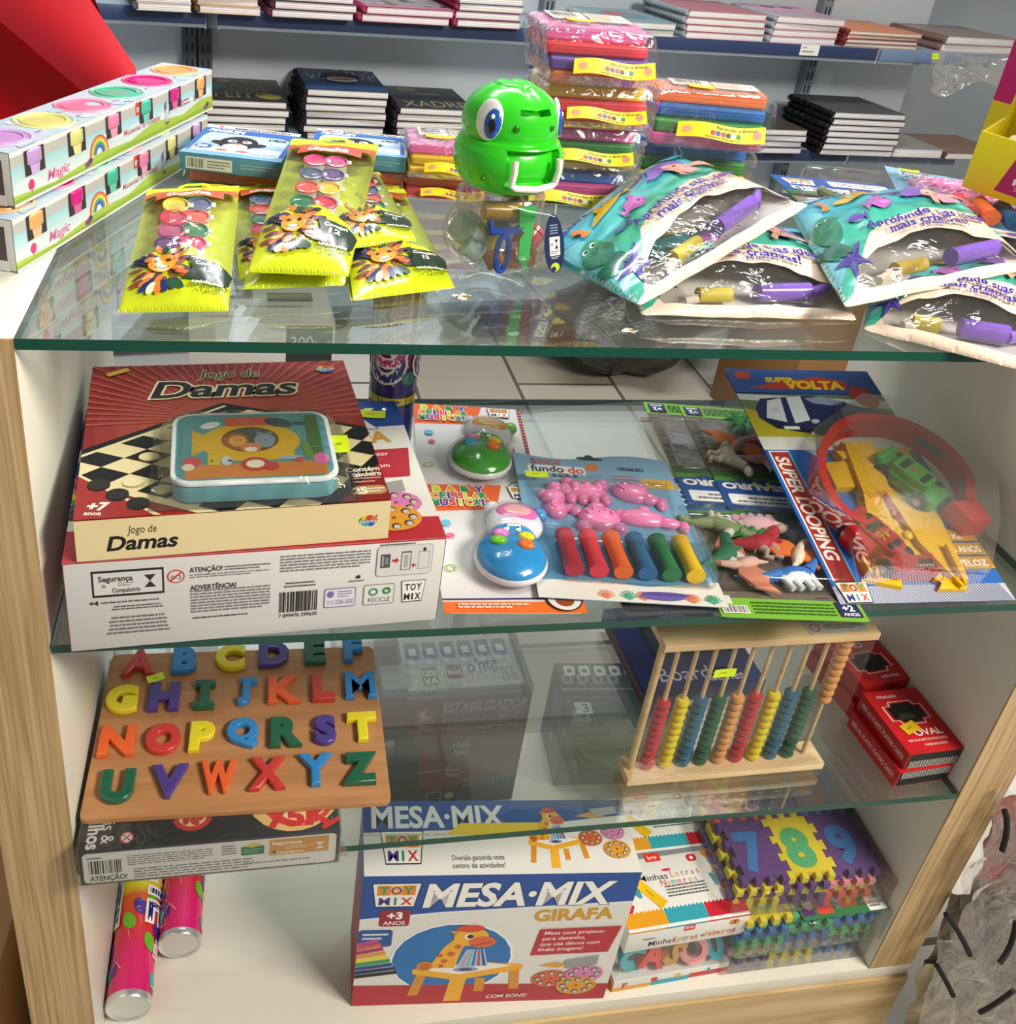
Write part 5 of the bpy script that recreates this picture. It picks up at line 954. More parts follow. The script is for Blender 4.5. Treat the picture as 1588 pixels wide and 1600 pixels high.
# yellow launcher
Y_ = 'e6b414'
def quadpx(pts, z0, z1, col, mm, bev=.001):
    q = [oc(x, y, z1) for x, y in pts]; mm.prism([(v.x, v.y) for v in q], z0, z1, col, 'plastic', bev=bev)
m = MB(); quadpx([(1360, 905), (1515, 905), (1420, 700), (1330, 700)], .0010, .005, Y_, m); quadpx([(1320, 692), (1362, 690), (1392, 765), (1350, 770)], .001, .016, 'dca812', m); quadpx([(1288, 722), (1325, 720), (1345, 760), (1308, 762)], .001, .010, 'd8a410', m); quadpx([(1305, 703), (1352, 706), (1358, 716), (1318, 716)], .001, .012, Y_, m)
quadpx([(1350, 905), (1412, 917), (1408, 902), (1368, 895)], .001, .007, Y_, m); quadpx([(1468, 920), (1512, 920), (1508, 905), (1476, 900)], .001, .007, Y_, m)
for p in ([(1316, 690), (1352, 775), (1372, 900)], [(1348, 690), (1388, 770), (1440, 850), (1505, 915)], [(1362, 895), (1330, 835)], [(1480, 850), (1510, 912)]):
    q = [oc(x, y, .012) for x, y in p]; band([(v.x, v.y) for v in q], .003, .001, .013, Y_, m)
q = [oc(x, y, .006) for x, y in ((1382, 772), (1403, 812))]; ln = m.build('launcher', vc)
m = MB(); band([(v.x, v.y) for v in q], .005, .004, .009, RS, m); m.build('release_lever', ln)
def car(px, py, rz, col, name, red=False, sc=1.3):
    o0 = oc(px, py, .012); m = MB(); L, W2 = .032, .0135
    m.prism([(-L, -.006), (-L+.006, -W2), (L-.004, -W2), (L, -.009), (L, .009), (L-.004, W2), (-L+.006, W2), (-L, .006)], .004, .0125, col, 'lacquer', bev=.003)
    m.prism([(-.016, -.0105), (.012, -.011), (.018, -.007), (.018, .007), (.012, .011), (-.016, .0105)], .0125, .019, col, 'lacquer', bev=.0035); m.prism([(-.03, -.013), (-.024, -.013), (-.024, .013), (-.03, .013)], .014, .017, col, 'lacquer', bev=.001)
    m.T = MX.Identity(4); c = m.build(name, vc); c.location = (o0.x, o0.y, .004); c.rotation_euler.z = rz; c.scale = (sc, sc, sc*1.1)
    for x in (-.019, .019):
        for y in (-.0135, .0135):
            w2 = MB(); w2.lathe([(0, -.003), (.0066, -.003), (.0074, -.002), (.0074, .002), (.0066, .003), (0, .003)], '17171a', 'rubber', 18, T=MX.Translation((x, y, .0065)) @ MX.Rotation(R(90), 4, 'X')); w2.lathe([(0, -.0034), (.0035, -.0034), (.0035, .0034), (0, .0034)], 'a8aab0', 'plastic', 14, T=MX.Translation((x, y, .0065)) @ MX.Rotation(R(90), 4, 'X')); w2.build('wheel', c)
    g = MB(); a = Art(g, (-.012, -.008, .0191), (1, 0, 0), (0, 1, 0), .026, .016); a.rect(.0, 0, .25, 1, '20282c'); a.rect(.8, 0, 1, 1, '20282c'); a.text('46' if red else '5', .5, .5, .6, 'b8922a' if red else 'c83030', rot=-pi/2); g.build('roof_decal', c); return c
car(1418, 752, R(-60), '2f9a34', 'toy_car'); car(1368, 852, R(-64), 'b01c28', 'toy_car', True)
m = MB(); quadpx([(1408, 893), (1470, 893), (1458, 862), (1412, 868)], .002, .020, 'b01c28', m, .003); p_ = oc(1418, 836, .018); m.ball((p_.x, p_.y, .018), (.006, .006, .004), 'e8c020', 'plastic', 14); q = oc(1442, 880, .0205); m.box((q.x-.014, q.y-.006, .0201), (q.x+.014, q.y+.006, .0206), '221c1c'); 
for i in range(7): m.box((q.x-.012+.0036*i, q.y-.004, .0206), (q.x-.0100+.0036*i, q.y-.001, .0208), 'c8a890')
m.build('launch_pad', vc)
bp_ = [oc(x, y, .0) for x, y in ((1340, 915), (1525, 918), (1540, 840), (1535, 760), (1470, 660), (1330, 645), (1255, 700), (1262, 790), (1318, 850))]
m = MB(); m.prism([(q.x, q.y) for q in bp_], .0012, .0338, 'ffffff', 'blister', bev=.006); m.build('blister', vc)
# ================================================================ on the counter top
# modelling dough cartons
def dough(label, x, y, z, yaw, cols, group='modelling dough cartons'):
    w, d, h = .396, .06, .0445
    c = Carton('modelling_dough_carton', label, 'modelling dough', x, y, z, yaw, w, d, h, 'c9c9c4', bev=.002, group=group)
    for f in (c.front,):
        for i in range(9): f.rect(0, .62-.075*i if i < 8 else 0, 1, .70-.075*i, mixc('9fd0d6', 'e4e4e0', i/7 if i < 7 else 1))
        f.rect(0, .70, 1, .9, 'b9b9b2'); f.rect(0, .9, 1, 1, 'dfe3e0')
        rnd = random.Random(2)
        for i in range(14): f.ell(rnd.random(), rnd.uniform(.35, .55), .035, 'd4e4e4', rv=.06)
        f.poly([(0, .03), (0, .2), (.15, .12), (.35, .25), (.5, .2), (.62, .36), (.8, .22), (.92, .38), (1, .34), (1, .03)], 'a8c24a'); f.poly([(0, .03), (0, .12), (.3, .1), (.5, .16), (.8, .12), (1, .2), (1, .03)], '8cb03c')
        f.text('Magic', .17, .30, .2, 'd86a98', fit=.09, shear=.3, bold=.01); f.text('Massinha de modelar', .565, .42, .13, 'b84a58', fit=.20, shear=.12, bold=.005)
        for k, cc in enumerate(('d85a50', 'e8a040', 'e8d858', '68b058', '3a88c0', '5a4a9a')): f.ring(.345, .25, .043-.0048*k, .0048, cc, 0, 180)
        f.ell(.065, .28, .011, 'd83870', rv=.1); f.line([(.065, .18), (.066, .1)], .0015, 'a05060')
        f.ell(.70, .38, .011, 'c8c8d0', rv=.13); f.ell(.70, .56, .013, 'd4d4da', rv=.09); f.poly([(.697, .62), (.703, .62), (.70, .78)], '8a8a98'); f.ell(.692, .6, .006, '7a6a90', rv=.1); f.line([(.711, .36), (.718, .5)], .003, '8a8a90'); f.rect(.693, .2, .696, .3, 'a8a8b0'); f.rect(.703, .2, .706, .3, 'a8a8b0'); f.ell(.70, .20, .014, '7a4a50', rv=.025); f.ell(.696, .57, .0018, '3a3a3a'); f.ell(.704, .57, .0018, '3a3a3a')
        for q in (.79, .88): f.ring(q, .50, .009, .0025, 'b84a58'); f.lines(q+.014, .42, q+.06, .58, 2, 'b84a58', al='l')
        for q in (.29, .95): f.ell(q, .14, .012, '8a4a7a', rv=.06); f.ell(q+.012, .19, .009, '6a3a6a', rv=.06)
        f.rect(0, 0, 1, .05, 'e6e4dc'); brw(f, .545, .82, .03, .28)
        for i in range(6): u = (i+.5)/6; f.rect(u-.036, .46, u+.036, .93, '3c3230')
    t_ = c.top; t_.rect(0, 0, 1, 1, 'b4c6d2'); rnd = random.Random(8)
    for i in range(40): t_.ell(rnd.random(), rnd.random(), .02, rnd.choice(('a4c4d4', 'c8d2d8', 'b0c0d4')), rv=.12)
    for i in range(6): t_.text('\u2022\u2022\u2022', (i+1)/6, .25, .1, rnd.choice(('6a6a8a', 'd04a78', '8a6a9a')))
    for s, f in ((0, c.left), (1, c.right)): f.rect(.12, .2, .88, .85, '5a4a48'); f.rect(.1, 0, .9, .2, 'dfe3e0'); f.text('37,5', .5, .12, .12, '5a5a60')
    t = c.done('carton')
    for i, cc in enumerate(cols):
        px = -w/2+w*(i+.5)/6; m = MB()
        m.lathe([(.0282, .0025), (.0288, .004), (.0290, .019), (.0314, .0205), (.0318, .0285)], mixc(cc, 'ffffff', .12), 'plastic', 40, T=MX.Translation((px, d/2, 0))); p = m.build('dough_pot', t)
        m = MB(); m.lathe([(.0322, .0290), (.0326, .0298), (.0326, .0400), (.0312, .0414), (.027, .0414)], cc, 'plastic', 40, T=MX.Translation((px, d/2, 0))); m.build('pot_lid', p)
        m = MB(); m.lathe([(.0235, h+.0003), (.0252, h+.0016), (.0268, h+.0003)], mixc(cc, 'c8b8a8', .35), 'card', 40, T=MX.Translation((px, d/2, 0)))
        m.lathe([(0, h+.0005), (.0205, h+.0005), (.0235, h+.0003)], mixc(cc, '201810', .12), 'plastic', 36, T=MX.Translation((px, d/2, 0))); m.tube([(px+.0195*cos(g), d/2+.0195*sin(g), h+.0008) for g in [k*2*pi/32 for k in range(33)]], .0009, cc, 'plastic', 6); m.build('lid_face', p)
    return t
six = ['c8a0dc', 'dede8a', 'eb88ac', '48c0a0', 'd81c88', 'f0b070']
dough('lower modelling dough carton, peach pot at its near end', .0462, .3029, Z1+.0008, 1.225, six[::-1])
dough('upper modelling dough carton, lilac pot at its near end', .0475, .3245, Z1+.0478, 1.207, six)
# pouches between four corners
def pouch_fn(c, bulge, wr=0, seed=0, dip=.8, zmin=None, pw=.6, vt=1, off=0):
    a, b, d, e = [V(q) for q in c]; n = ((b-a).cross(e-a)).normalized()
    def f(u, v):
        u_, v_ = min(max(u, 0), 1), min(max(v, 0), 1)
        p = lerp(lerp(a, b, u), lerp(e, d, u), v); k = (sin(pi*u_)*sin(pi*min(1, v_/vt))); k = max(k, 0)**pw
        q = V((u*4.3+seed, v*4.3, seed)); edge = min(1, 6*min(u_, 1-u_, v_, 1-v_)+.25)
        r = noise.noise(q)*wr+noise.noise(q*2.7)*wr*.45
        p = p + n*(bulge*k + r*edge - off)
        if zmin is not None and p.z < zmin: p = V((p.x, p.y, zmin+.0002))
        return p
    return f
# guache packs
GP = ['f06a58', '6a3a8a', '2f8a5a', 'e8c840', 'f04a80', 'd83a5a', '5a6a8a', 'c85a8a']
def guache(label, BL, BR, TR, TL, bulge=.012, flip=0, pots=True, seed=1):
    o = (V(BL)+V(BR))/2; o.z = min(BL[2], BR[2]); t = thing('paint_pack', label, 'paint set', tuple(o), 0, 'guache paint packs')
    top = pouch_fn((BL, BR, TR, TL), bulge, .0016, seed, pw=.5, vt=.9); under = pouch_fn((BL, BR, TR, TL), bulge, .0016, seed, pw=.5, vt=.9, off=.0007); bot = pouch_fn((BL, BR, TR, TL), -.0012, .0004, seed)
    W = (V(BR)-V(BL)).length; H = ((V(TL)+V(TR))/2-o).length
    m = MB(); m.sheet(lambda u, v: under(u, .04+.84*v), 40, 60, 'ffffff', 'film'); m.build('clear_window', t, o)
    m = MB(); m.sheet(bot, 10, 14, 'c2cf3a', 'pouch_print'); m.build('back_sheet', t, o)
    m = MB(); a = Art(m, (0, 0, 0), (1, 0, 0), (0, 1, 0), W, H, 'pouch_print', fn=lambda u, v: top(u, v*.78 if v < .42 else lerp(.3276, .86, (v-.42)/.44) if v < .86 else v), sub=.022, eps=5e-5, k0=6e-4); LM = 'c9d61e'
    a.poly([(.02, .0), (.98, .0), (.99, .22), (.9, .33), (.75, .37), (.55, .42), (.4, .38), (.2, .38), (.03, .30)], LM)
    rnd = random.Random(11)
    for i in range(44):                                  # leafy mane
        g = rnd.uniform(0, 2*pi); r = rnd.uniform(.10, .25); cx_, cy_ = .36+r*cos(g)*1.3, .245+r*.60*sin(g)
        a.ell(cx_, cy_, .075, rnd.choice(('3a2a3a', 'e07a30', '1f2f6a', '6a3050', '28503a', 'd8602a', '7a4a3a', 'e8d090', '8a5a2a', '2a2430')), rv=.014, rot=g+rnd.uniform(-.3, .3))
    for k, cc in enumerate(('1f2f6a', 'e8e0b0', 'e07a30', '1f2f6a', '28503a', '28503a')): a.ell(.22+.06*k, .115-.012*sin(k), .085, cc, rv=.016, rot=1.1+.2*k)
    a.ell(.36, .27, .13, 'd8902a', rv=.062); a.ell(.36, .245, .095, 'e8a83a', rv=.042); a.ell(.36, .235, .058, 'f4ead0', rv=.02); a.line([(.29, .243), (.36, .225), (.43, .243)], .012, '4a2a1a')
    for s in (-1, 1): a.ell(.36+s*.055, .285, .022, '3a2416', rv=.010); a.ell(.36+s*.125, .305, .038, 'c87a28', rv=.02)
    a.poly([(.56, .15), (.96, .14), (.98, .24), (.86, .29), (.58, .30), (.63, .23)], '26382c'); a.text('Cont\u00e9m', .77, .267, .024, 'eef0e4', fit=.24, bold=.03); a.text('12', .77, .228, .03, 'eef0e4', bold=.04); a.text('unidades', .78, .138, .02, 'eef0e4', fit=.28, bold=.03); a.text('com 3ml cada', .78, .115, .02, '3a4a18', fit=.36, bold=.02); a.text('+ 1 pincel', .78, .085, .02, '3a4a18', fit=.22)
    a.poly([(.02, .83), (.98, .83), (.97, .90), (.03, .905)], 'd8602a'); a.rect(.16, .77, .84, .845, 'd4562c'); a.text('Guache', .48, .807, .046, 'f4e8dc', fit=.44, bold=.05); hx = [(.5+.17*cos(g), .965+.024*sin(g)) for g in [pi*k/6 for k in range(7)]]
    a.poly([(.0, .90), (1, .895), (1, .955), (.82, .96), (.68, .96), (.62, .945), (.38, .945), (.32, .96), (.0, .955)], LM); a.poly([(.3, .955), (.34, .985), (.42, 1.0), (.6, 1.0), (.67, .985), (.71, .955), (.66, .958), (.62, .975), (.4, .975), (.36, .958)], LM)
    m.build('printed_film', t, o)
    if pots:
        N = top(.5, .5)-lerp(lerp(V(BL), V(BR), .5), lerp(V(TL), V(TR), .5), .5); nz = N.normalized()
        for i in range(8):
            u, v = (.37, .60)[i % 2] if not flip else (.40, .66)[i % 2], .375+.108*(i//2)
            b0 = lerp(lerp(V(BL), V(BR), u), lerp(V(TL), V(TR), u), v); dx = (V(BR)-V(BL)).normalized(); dy = nz.cross(dx)
            M4 = MX.Translation(b0+nz*.0005) @ MX((dx, dy, nz)).transposed().to_4x4(); hh = max(.006, bulge*.72); cc = GP[(i*3+seed) % 8]
            m = MB(); m.lathe([(0, .0), (.0088, 0), (.0100, .001), (.0108, hh-.002), (.0112, hh-.001)], 'e2e0dc', 'plastic', 24, T=M4); m.lathe([(.0112, hh-.001), (.0112, hh+.0006), (.0098, hh+.001), (.009, hh-.0005), (0, hh-.0006)], cc, 'lacquer', 24, T=M4); m.box((.010, -.003, hh-.001), (.0145, .003, hh+.0004), 'dcdcd8', 'plastic', .0005, T=M4); m.build('paint_pot', t, o)
    return t
A = lambda x, y, z: at(x, y, z=z)
guache('front left paint pack, nearest the left end of the glass top', A(184, 488, .003), A(357, 486, .003), A(374, 290, .046), A(232, 296, .046), .022, seed=1)
guache('paint pack lying partly hidden between the front left one and the middle pair', A(372, 438, .002), A(490, 440, .002), A(492, 292, .020), A(352, 292, .020), .016, seed=4)
guache('lower paint pack of the middle pair, right beneath the topmost one', A(378, 452, .003), A(542, 446, .003), A(590, 300, .026), A(430, 300, .026), .016, seed=3)
guache('topmost paint pack in the middle, covering another pack', A(386, 425, .022), A(545, 432, .022), A(592, 226, .066), A(458, 216, .066), .020, seed=2)
guache('upper paint pack of the right-hand pair', A(520, 392, .024), A(652, 376, .024), A(590, 270, .044), A(500, 270, .042), .014, seed=7)
guache('lower paint pack of the right-hand pair, its corner pointing at the jar', A(548, 470, .003), A(712, 450, .003), A(628, 295, .022), A(520, 300, .022), .016, seed=5)
# penguin puzzle boxes on flat packs of clay
def penguin(label, x, y, z, yaw, w, d, h):
    c = Carton('puzzle_box', label, 'puzzle', x, y, z, yaw, w, d, h, '4f8894', group='penguin puzzle boxes'); a = c.top
    a.rect(0, 0, 1, 1, '2f66b4'); a.rect(0, .9, 1, 1, 'e6ded6'); a.text('MEMORIA DIVERTIDA', .6, .945, .06, '20222a', fit=.6, bold=.04); a.ell(.15, .95, .03, 'd84a3a'); a.text('PINGUIM', .25, .82, .09, 'e4eaf4', fit=.38, bold=.06, shear=.15)
    a.poly([(.06, .1), (.94, .1), (.94, .68), (.85, .74), (.1, .74), (.06, .6)], 'b8cce0'); a.rect(.06, .02, .94, .34, 'dfe8ee'); a.poly([(.06, .38), (.3, .46), (.6, .42), (.94, .5), (.94, .34), (.06, .3)], '9cb8d8'); a.rect(0, 0, 1, .12, '7ab0d4')
    a.ell(.46, .45, .2, '17181c', rv=.22); a.ell(.28, .42, .1, '17181c', rv=.06, rot=-.5); a.ell(.66, .42, .1, '17181c', rv=.06, rot=.5); a.ell(.46, .32, .13, 'ecebe8', rv=.1); a.ell(.39, .5, .05, 'f4f4f4'); a.ell(.54, .5, .05, 'f4f4f4'); a.ell(.4, .5, .02, '101014'); a.ell(.53, .5, .02, '101014'); a.poly([(.43, .44), (.5, .44), (.465, .37)], 'e8803a'); a.ell(.36, .19, .06, 'e8703a', rv=.03); a.ell(.56, .19, .06, 'e8703a', rv=.03)
    a.ell(.16, .26, .09, '2a5aa8', rv=.07); a.text('30', .15, .26, .07, 'e8f0f8', bold=.05); a.rect(.62, .08, .92, .2, 'c8e0ee'); a.lines(.64, .1, .9, .18, 2, '5a8ab0'); a.text('6 PE\u00c7AS', .82, .66, .06, '22242c', fit=.18, bold=.05)
    f = c.front; f.rect(.06, .12, .52, .8, 'd0d4b8'); f.bars(.08, .2, .24, .72, n=18); f.lines(.27, .2, .5, .7, 3, '6a6e5a'); f.lines(.6, .35, .95, .7, 2, '8ab0b4')
    return c.done()
penguin('left penguin memory game box beside the dough cartons', .1430, .31, .0312, -.215, .1016, .1150, .0178)
penguin('right penguin memory game box behind the topmost paint pack', .2740, .3503, .0312, -.14, .1012, .0900, .0167)
# wrapped packs of coloured clay slabs
def clay_pack(label, x, y, z, yaw, w, d, cols, hs=.0125, tilt=(0, 0), shift=0, st=True, group='clay packs'):
    t = thing('modelling_clay_pack', label, 'modelling clay', (x, y, z), yaw, group); t.rotation_euler = (tilt[0], tilt[1], yaw); n = len(cols); rnd = random.Random(int(x*1e4)); zz = .0012
    for i, cc in enumerate(cols):
        h = hs*(1.15 if i == n-1 else 1); m = MB(); dx = shift*i+rnd.uniform(-.002, .002); dy = .006*(i if i > n-3 else 0)
        m.box((-w/2+dx, .003+dy, zz), (w/2+dx, d+dy*.3, zz+h-.0005), cc, 'clay', .003, 3)
        for k in range(3): m.box((-w/2+dx+.002, .0026+dy, zz+h*(.2+.25*k)), (w/2+dx-.002, .0034+dy, zz+h*(.2+.25*k)+.0004), mixc(cc, '000000', .12), 'clay')
        m.build('clay_slab', t); zz += h
    H = zz; m = MB(); sx = shift*(n-1)
    def wrap(u, v):
        g = 2*pi*u; c_, s_ = cos(g), sin(g); e = .28; X = (w/2+.005)*math.copysign(abs(c_)**e, c_); Z = H/2+(H/2+.0022)*math.copysign(abs(s_)**e, s_); Y = lerp(-.0015, d+.009, v)
        k = noise.noise(V((u*14, v*7, x*30)))*.0016; q = min(1, 8*min(v, 1-v)+.55); return V((X*(1 if q > .99 else .985)+k+sx*Z/H, Y+k, max(.0004, H/2+(Z-H/2)*(q if v < .5 else q)+k)))
    m.sheet(wrap, 72, 20, 'ffffff', 'film'); m.sheet(lambda u, v: V((lerp(-w/2, w/2, u)+sx*v, -.002+.0012*noise.noise(V((u*9, v*5, x))), lerp(.001, H, v))), 16, 8, 'ffffff', 'film')
    m.build('clear_wrap', t)
    m = MB(); lw = w*.78; fl = lambda u, v: V((-w/2+w*.17+lw*u+.003*sin(3*u), -.004-.010*(1-v)*(.4+.6*u), .002+H*(.22+.26*v)+.002*sin(u*7))); m.sheet(fl, 16, 4, 'ecd81c', 'card'); a = Art(m, (0, 0, 0), (1, 0, 0), (0, 0, 1), lw, H*.3, fn=fl, sub=.1)
    a.text('Aprender e Brincar', .66, .8, .2, '4a4a20', fit=.5, bold=.02)
    for i, cc in enumerate(('c83a5a', '3a5ab8', 'c83a5a', '2a2a4a', 'e8e8d8', '3a8a5a')): a.ell(.38+.06*i, .42, .028, cc, rv=.16)
    a.ell(.1, .5, .05, 'd8a078', rv=.25); a.ell(.9, .5, .05, 'c8907a', rv=.25); a.lines(.3, .08, .8, .2, 1, '6a6a2a'); m.build('label', t)
    if st:
        m = MB(); m.box((-w*.36+sx, d*.56, zz+.0022), (.0+sx, d*.98, zz+.0026), 'd8cabc', 'paper'); a = Art(m, (-w*.36+sx, d*.56, zz+.0026), (1, 0, 0), (0, 1, 0), w*.36, d*.42); a.bars(.1, .35, .8, .9, n=20); a.lines(.1, .1, .9, .3, 1, '7a7068'); m.box((.003+sx, d*.5, zz+.0022), (w*.42+sx, d*.96, zz+.0026), 'd4c2b0', 'paper'); a = Art(m, (.003+sx, d*.5, zz+.0026), (1, 0, 0), (0, 1, 0), w*.4, d*.46); a.lines(.05, .1, .6, .9, 5, '8a7e72'); inmetro(a, .66, .2, .98, .8); m.build('paper_label', t)
        sticker(t, .03, .013, ORST, (-w*.12+sx, d*.46, zz+.003), -.1)
    return t
PK_, OR_, YE_, BL_, GR_, PU_, RE_ = 'e060a8', 'ec7430', 'ecc42a', '2f6cc0', '3a8a3c', '6a4aa0', 'ee4a58'
clay_pack('flat clay pack under the left penguin box', .150, .318, .0006, -.2, .105, .095, (GR_, OR_), .0128, st=False)
clay_pack('flat clay pack under the right penguin box', .2765, .352, .0006, -.14, .095, .055, (YE_, OR_), .0128, st=False)
clay_pack('lower pack of the small pink and yellow clay pair left of the green jar', .3720, .345, .0006, -.05, .088, .07, (RE_, OR_), .0125, st=False)
clay_pack('upper pack of the small pair left of the green jar, pink on yellow', .3720, .335, .0285, -.05, .088, .075, (YE_, YE_, PK_), .0105)
X0, Y0 = .514, .336
clay_pack('bottom clay pack of the tall stack, blue on top', X0-.012, Y0-.002, .0006, -.05, .125, .08, (GR_, PK_, BL_), .0135, st=False)
clay_pack('second clay pack from the bottom of the tall stack, pink on top', X0+.004, Y0, .0465, -.02, .116, .08, (YE_, GR_, PK_), .0135)
clay_pack('third clay pack of the tall stack, yellow over orange', X0+.010, Y0-.004, .0925, .0, .112, .085, (OR_, RE_, YE_), .0135, st=True)
clay_pack('topmost clay pack of the tall stack, pink over red, purple and orange', X0+.006, Y0-.012, .1385, .03, .112, .085, (OR_, PU_, RE_, PK_), .0128, tilt=(.05, 0), shift=-.003)
clay_pack('lower clay pack of the right stack, under the orange and blue one', .676, .385, .0006, -.10, .130, .04, (YE_, YE_, GR_, BL_), .0155, st=False)
clay_pack('upper clay pack of the right stack, orange over blue, green and pink', .675, .370, .068, -.10, .130, .055, (PK_, GR_, BL_, OR_), .0145, tilt=(.06, 0))
# green dinosaur-headed jar of dough tools
jx, jy = .388, .172
jt = thing('dinosaur_jar', 'clear jar of dough tools with a bright green dinosaur head lid', 'toy jar', (jx, jy, .0006), R(19)); GN = '2fcc1c'
m = MB(); prof = [(.002, .0015), (.026, .0008), (.036, .004), (.0465, .016), (.0495, .028), (.047, .041), (.0405, .051), (.0395, .055), (.0415, .061), (.040, .069), (.034, .0755)]
m.lathe(prof, 'ffffff', 'jar_plastic', 64, lobes=(5, .035)); m.build('jar_body', jt)
HW = [(0, .026), (.06, .038), (.14, .0445), (.28, .0485), (.40, .0475), (.47, .0445), (.52, .0432), (.60, .0448), (.72, .0440), (.82, .0392), (.90, .030), (.96, .0185), (1, 0)]
def interp(t_):
    for i in range(len(HW)-1):                           # smooth curve through the profile points
        (a0, b0), (a1, b1) = HW[i], HW[i+1]
        if t_ <= a1:
            def sl(j): return (HW[min(j+1, len(HW)-1)][1]-HW[max(j-1, 0)][1])/(HW[min(j+1, len(HW)-1)][0]-HW[max(j-1, 0)][0])
            h = a1-a0; s = (t_-a0)/h
            if i == len(HW)-2: return b0*math.sqrt(max(0, 1-s*s))
            return (2*s**3-3*s*s+1)*b0+(s**3-2*s*s+s)*h*sl(i)+(3*s*s-2*s**3)*b1+(s**3-s*s)*h*sl(i+1)
    return 0
hz0, hh = .0735, .095
def headp(u, v, rec=True):
    g = 2*pi*u-pi/2; r = interp(v); x, y = r*cos(g), r*sin(g)*(1.02 if v < .5 else .92)
    z = hz0+hh*v
    if v < .5: y -= .004*sin(pi*v/.5)*max(0, -sin(g))
    if v > .5: x *= .97; y += .003
    # crease running down the crown, cheeks
    if v > .78: z -= .0025*math.exp(-(x/.004)**2)*(1 if y > -.02 else .3)
    p = V((x, y, z)); f = math.sin(-g) if False else -sin(g)
    if rec and f > 0:
        if abs(x) < .0265 and .135 < v < .475: 
            e = min(1, (.0265-abs(x))/.003, (v-.135)/.03, (.475-v)/.03); p.y += .011*max(0, e)
        if abs(x-.001) < .0145 and .765 < v < .815: p += V((0, .010, -.006))
    return p
m = MB(); m.sheet(headp, 150, 130, GN, 'lacquer'); m.add([headp(i/40, .0) for i in range(40)], [list(range(40))[::-1]], GN, 'lacquer')
for s in (-1, 1):
    q = headp(.5+.0, .5); g = -pi/2+s*.42; r = interp(.66)*.985; m.ball((r*cos(g)*1.0*.97, r*sin(g)*.92+.0025, hz0+hh*.655), (.0034, .0018, .0034), '1c7a10', 'plastic', 12)
    g = -pi/2+s*1.0; r = interp(.22); m.ball((r*cos(g), r*sin(g)*1.02-.001, hz0+hh*.2), (.0036, .0022, .0022), '1c7a10', 'plastic', 12)
m.build('head_lid', jt)
for s in (-1, 1):
    g = -pi/2+s*1.02; r = interp(.70)*.96; c0 = V((r*cos(g)*.97, r*sin(g)*.92+.003, hz0+hh*.70)); n = V((cos(g), sin(g), .18)).normalized(); q = V((0, 0, 1)).rotation_difference(n).to_matrix().to_4x4(); M4 = MX.Translation(c0) @ q @ MX.Rotation(R(90 if s > 0 else 90), 4, 'Z')
    sx_ = V((0, 0, 1)); up = (sx_-n*sx_.dot(n)).normalized(); sd = up.cross(n); M4 = MX.Translation(c0-n*.001) @ MX((sd, up, n)).transposed().to_4x4()
    m = MB(); m.ball((0, 0, 0), (.0125, .0175, .0042), 'eeeee8', 'lacquer', 28, T=M4); e = m.build('eye', jt)
    o2 = V((-.0035*s, -.002, 0)); m = MB(); m.ball((o2.x, o2.y, .0012), (.0085, .0135, .0042), '1a58b0', 'lacquer', 24, T=M4); m.ball((o2.x-.001*s, o2.y-.002, .0018), (.0052, .0085, .0043), '0c0c14', 'lacquer', 20, T=M4); m.ball((o2.x+.001, o2.y+.005, .0026), (.0026, .003, .0036), 'f4f4f4', 'lacquer', 12, T=M4); m.build('iris', e)
m = MB(); tp = []
for x, z in ((-.0225, .405), (-.0230, .30), (-.0225, .175), (-.018, .150), (0, .142), (.018, .150), (.0225, .175), (.0230, .30), (.0225, .405)):
    r = interp(z); tp.append((x, -math.sqrt(max(0, r*r-x*x))*1.04-.003, hz0+hh*z))
m.tube(tp, .0030, 'f0efe6', 'lacquer', 10); m.build('teeth_rim', jt)
m = MB(); m.tube([(-.030, -.018, .060), (.004, -.026, .059)], .0088, 'c89a18', 'plastic', 18); rpn = m.build('rolling_pin', jt)
m = MB(); m.tube([(-.030, -.031, .055), (-.030, -.034, .046), (-.006, -.036, .045), (.004, -.035, .050), (.005, -.033, .064)], .0034, '23459c', 'plastic', 8)
lp = [(-.0175+.0065*sin(g), -.038, .026-.017*cos(g)) for g in [k*2*pi/20 for k in range(21)]]; m.tube(lp, .0028, '23459c', 'plastic', 8); m.build('roller_handle', jt)
m = MB(); m.prism([(-.006, .068), (.012, .068), (.012, .012), (.0135, .004), (.0005, .018), (-.001, .038), (.003, .044), (-.003, .048)], -.0385, -.0365, '28b84a', 'plastic', T=MX.Rotation(R(90), 4, 'X') @ MX.Scale(-1, 4, (0, 0, 1))); m.build('toy_knife', jt)
pot_in = [(-.026, .006, .030, .016, 'b8c8b0'), (-.032, -.012, .022, .011, 'c8dcd8'), (.026, -.012, .026, .014, 'c83a48'), (.024, .010, .048, .013, '8a4a50'), (-.004, .012, .024, .015, 'c8b83a'), (.006, -.022, .012, .009, 'd87a30'), (-.014, -.020, .012, .010, 'b0702a'), (.020, -.024, .014, .009, 'e0904a'), (-.006, -.010, .044, .011, '2a6a3a')]
for x, y, z, r, cc in pot_in:
    m = MB(); m.lathe([(0, -r*.8), (r*.8, -r*.8), (r*.9, -r*.6), (r*.9, r*.5), (r, r*.5), (r, r*.8), (0, r*.8)], cc, 'plastic', 20, T=MX.Translation((x, y, max(z, r*.95+.004))) @ MX.Rotation(x*30, 4, 'Y') @ MX.Rotation(y*30, 4, 'X')); m.build('dough_tool', jt)
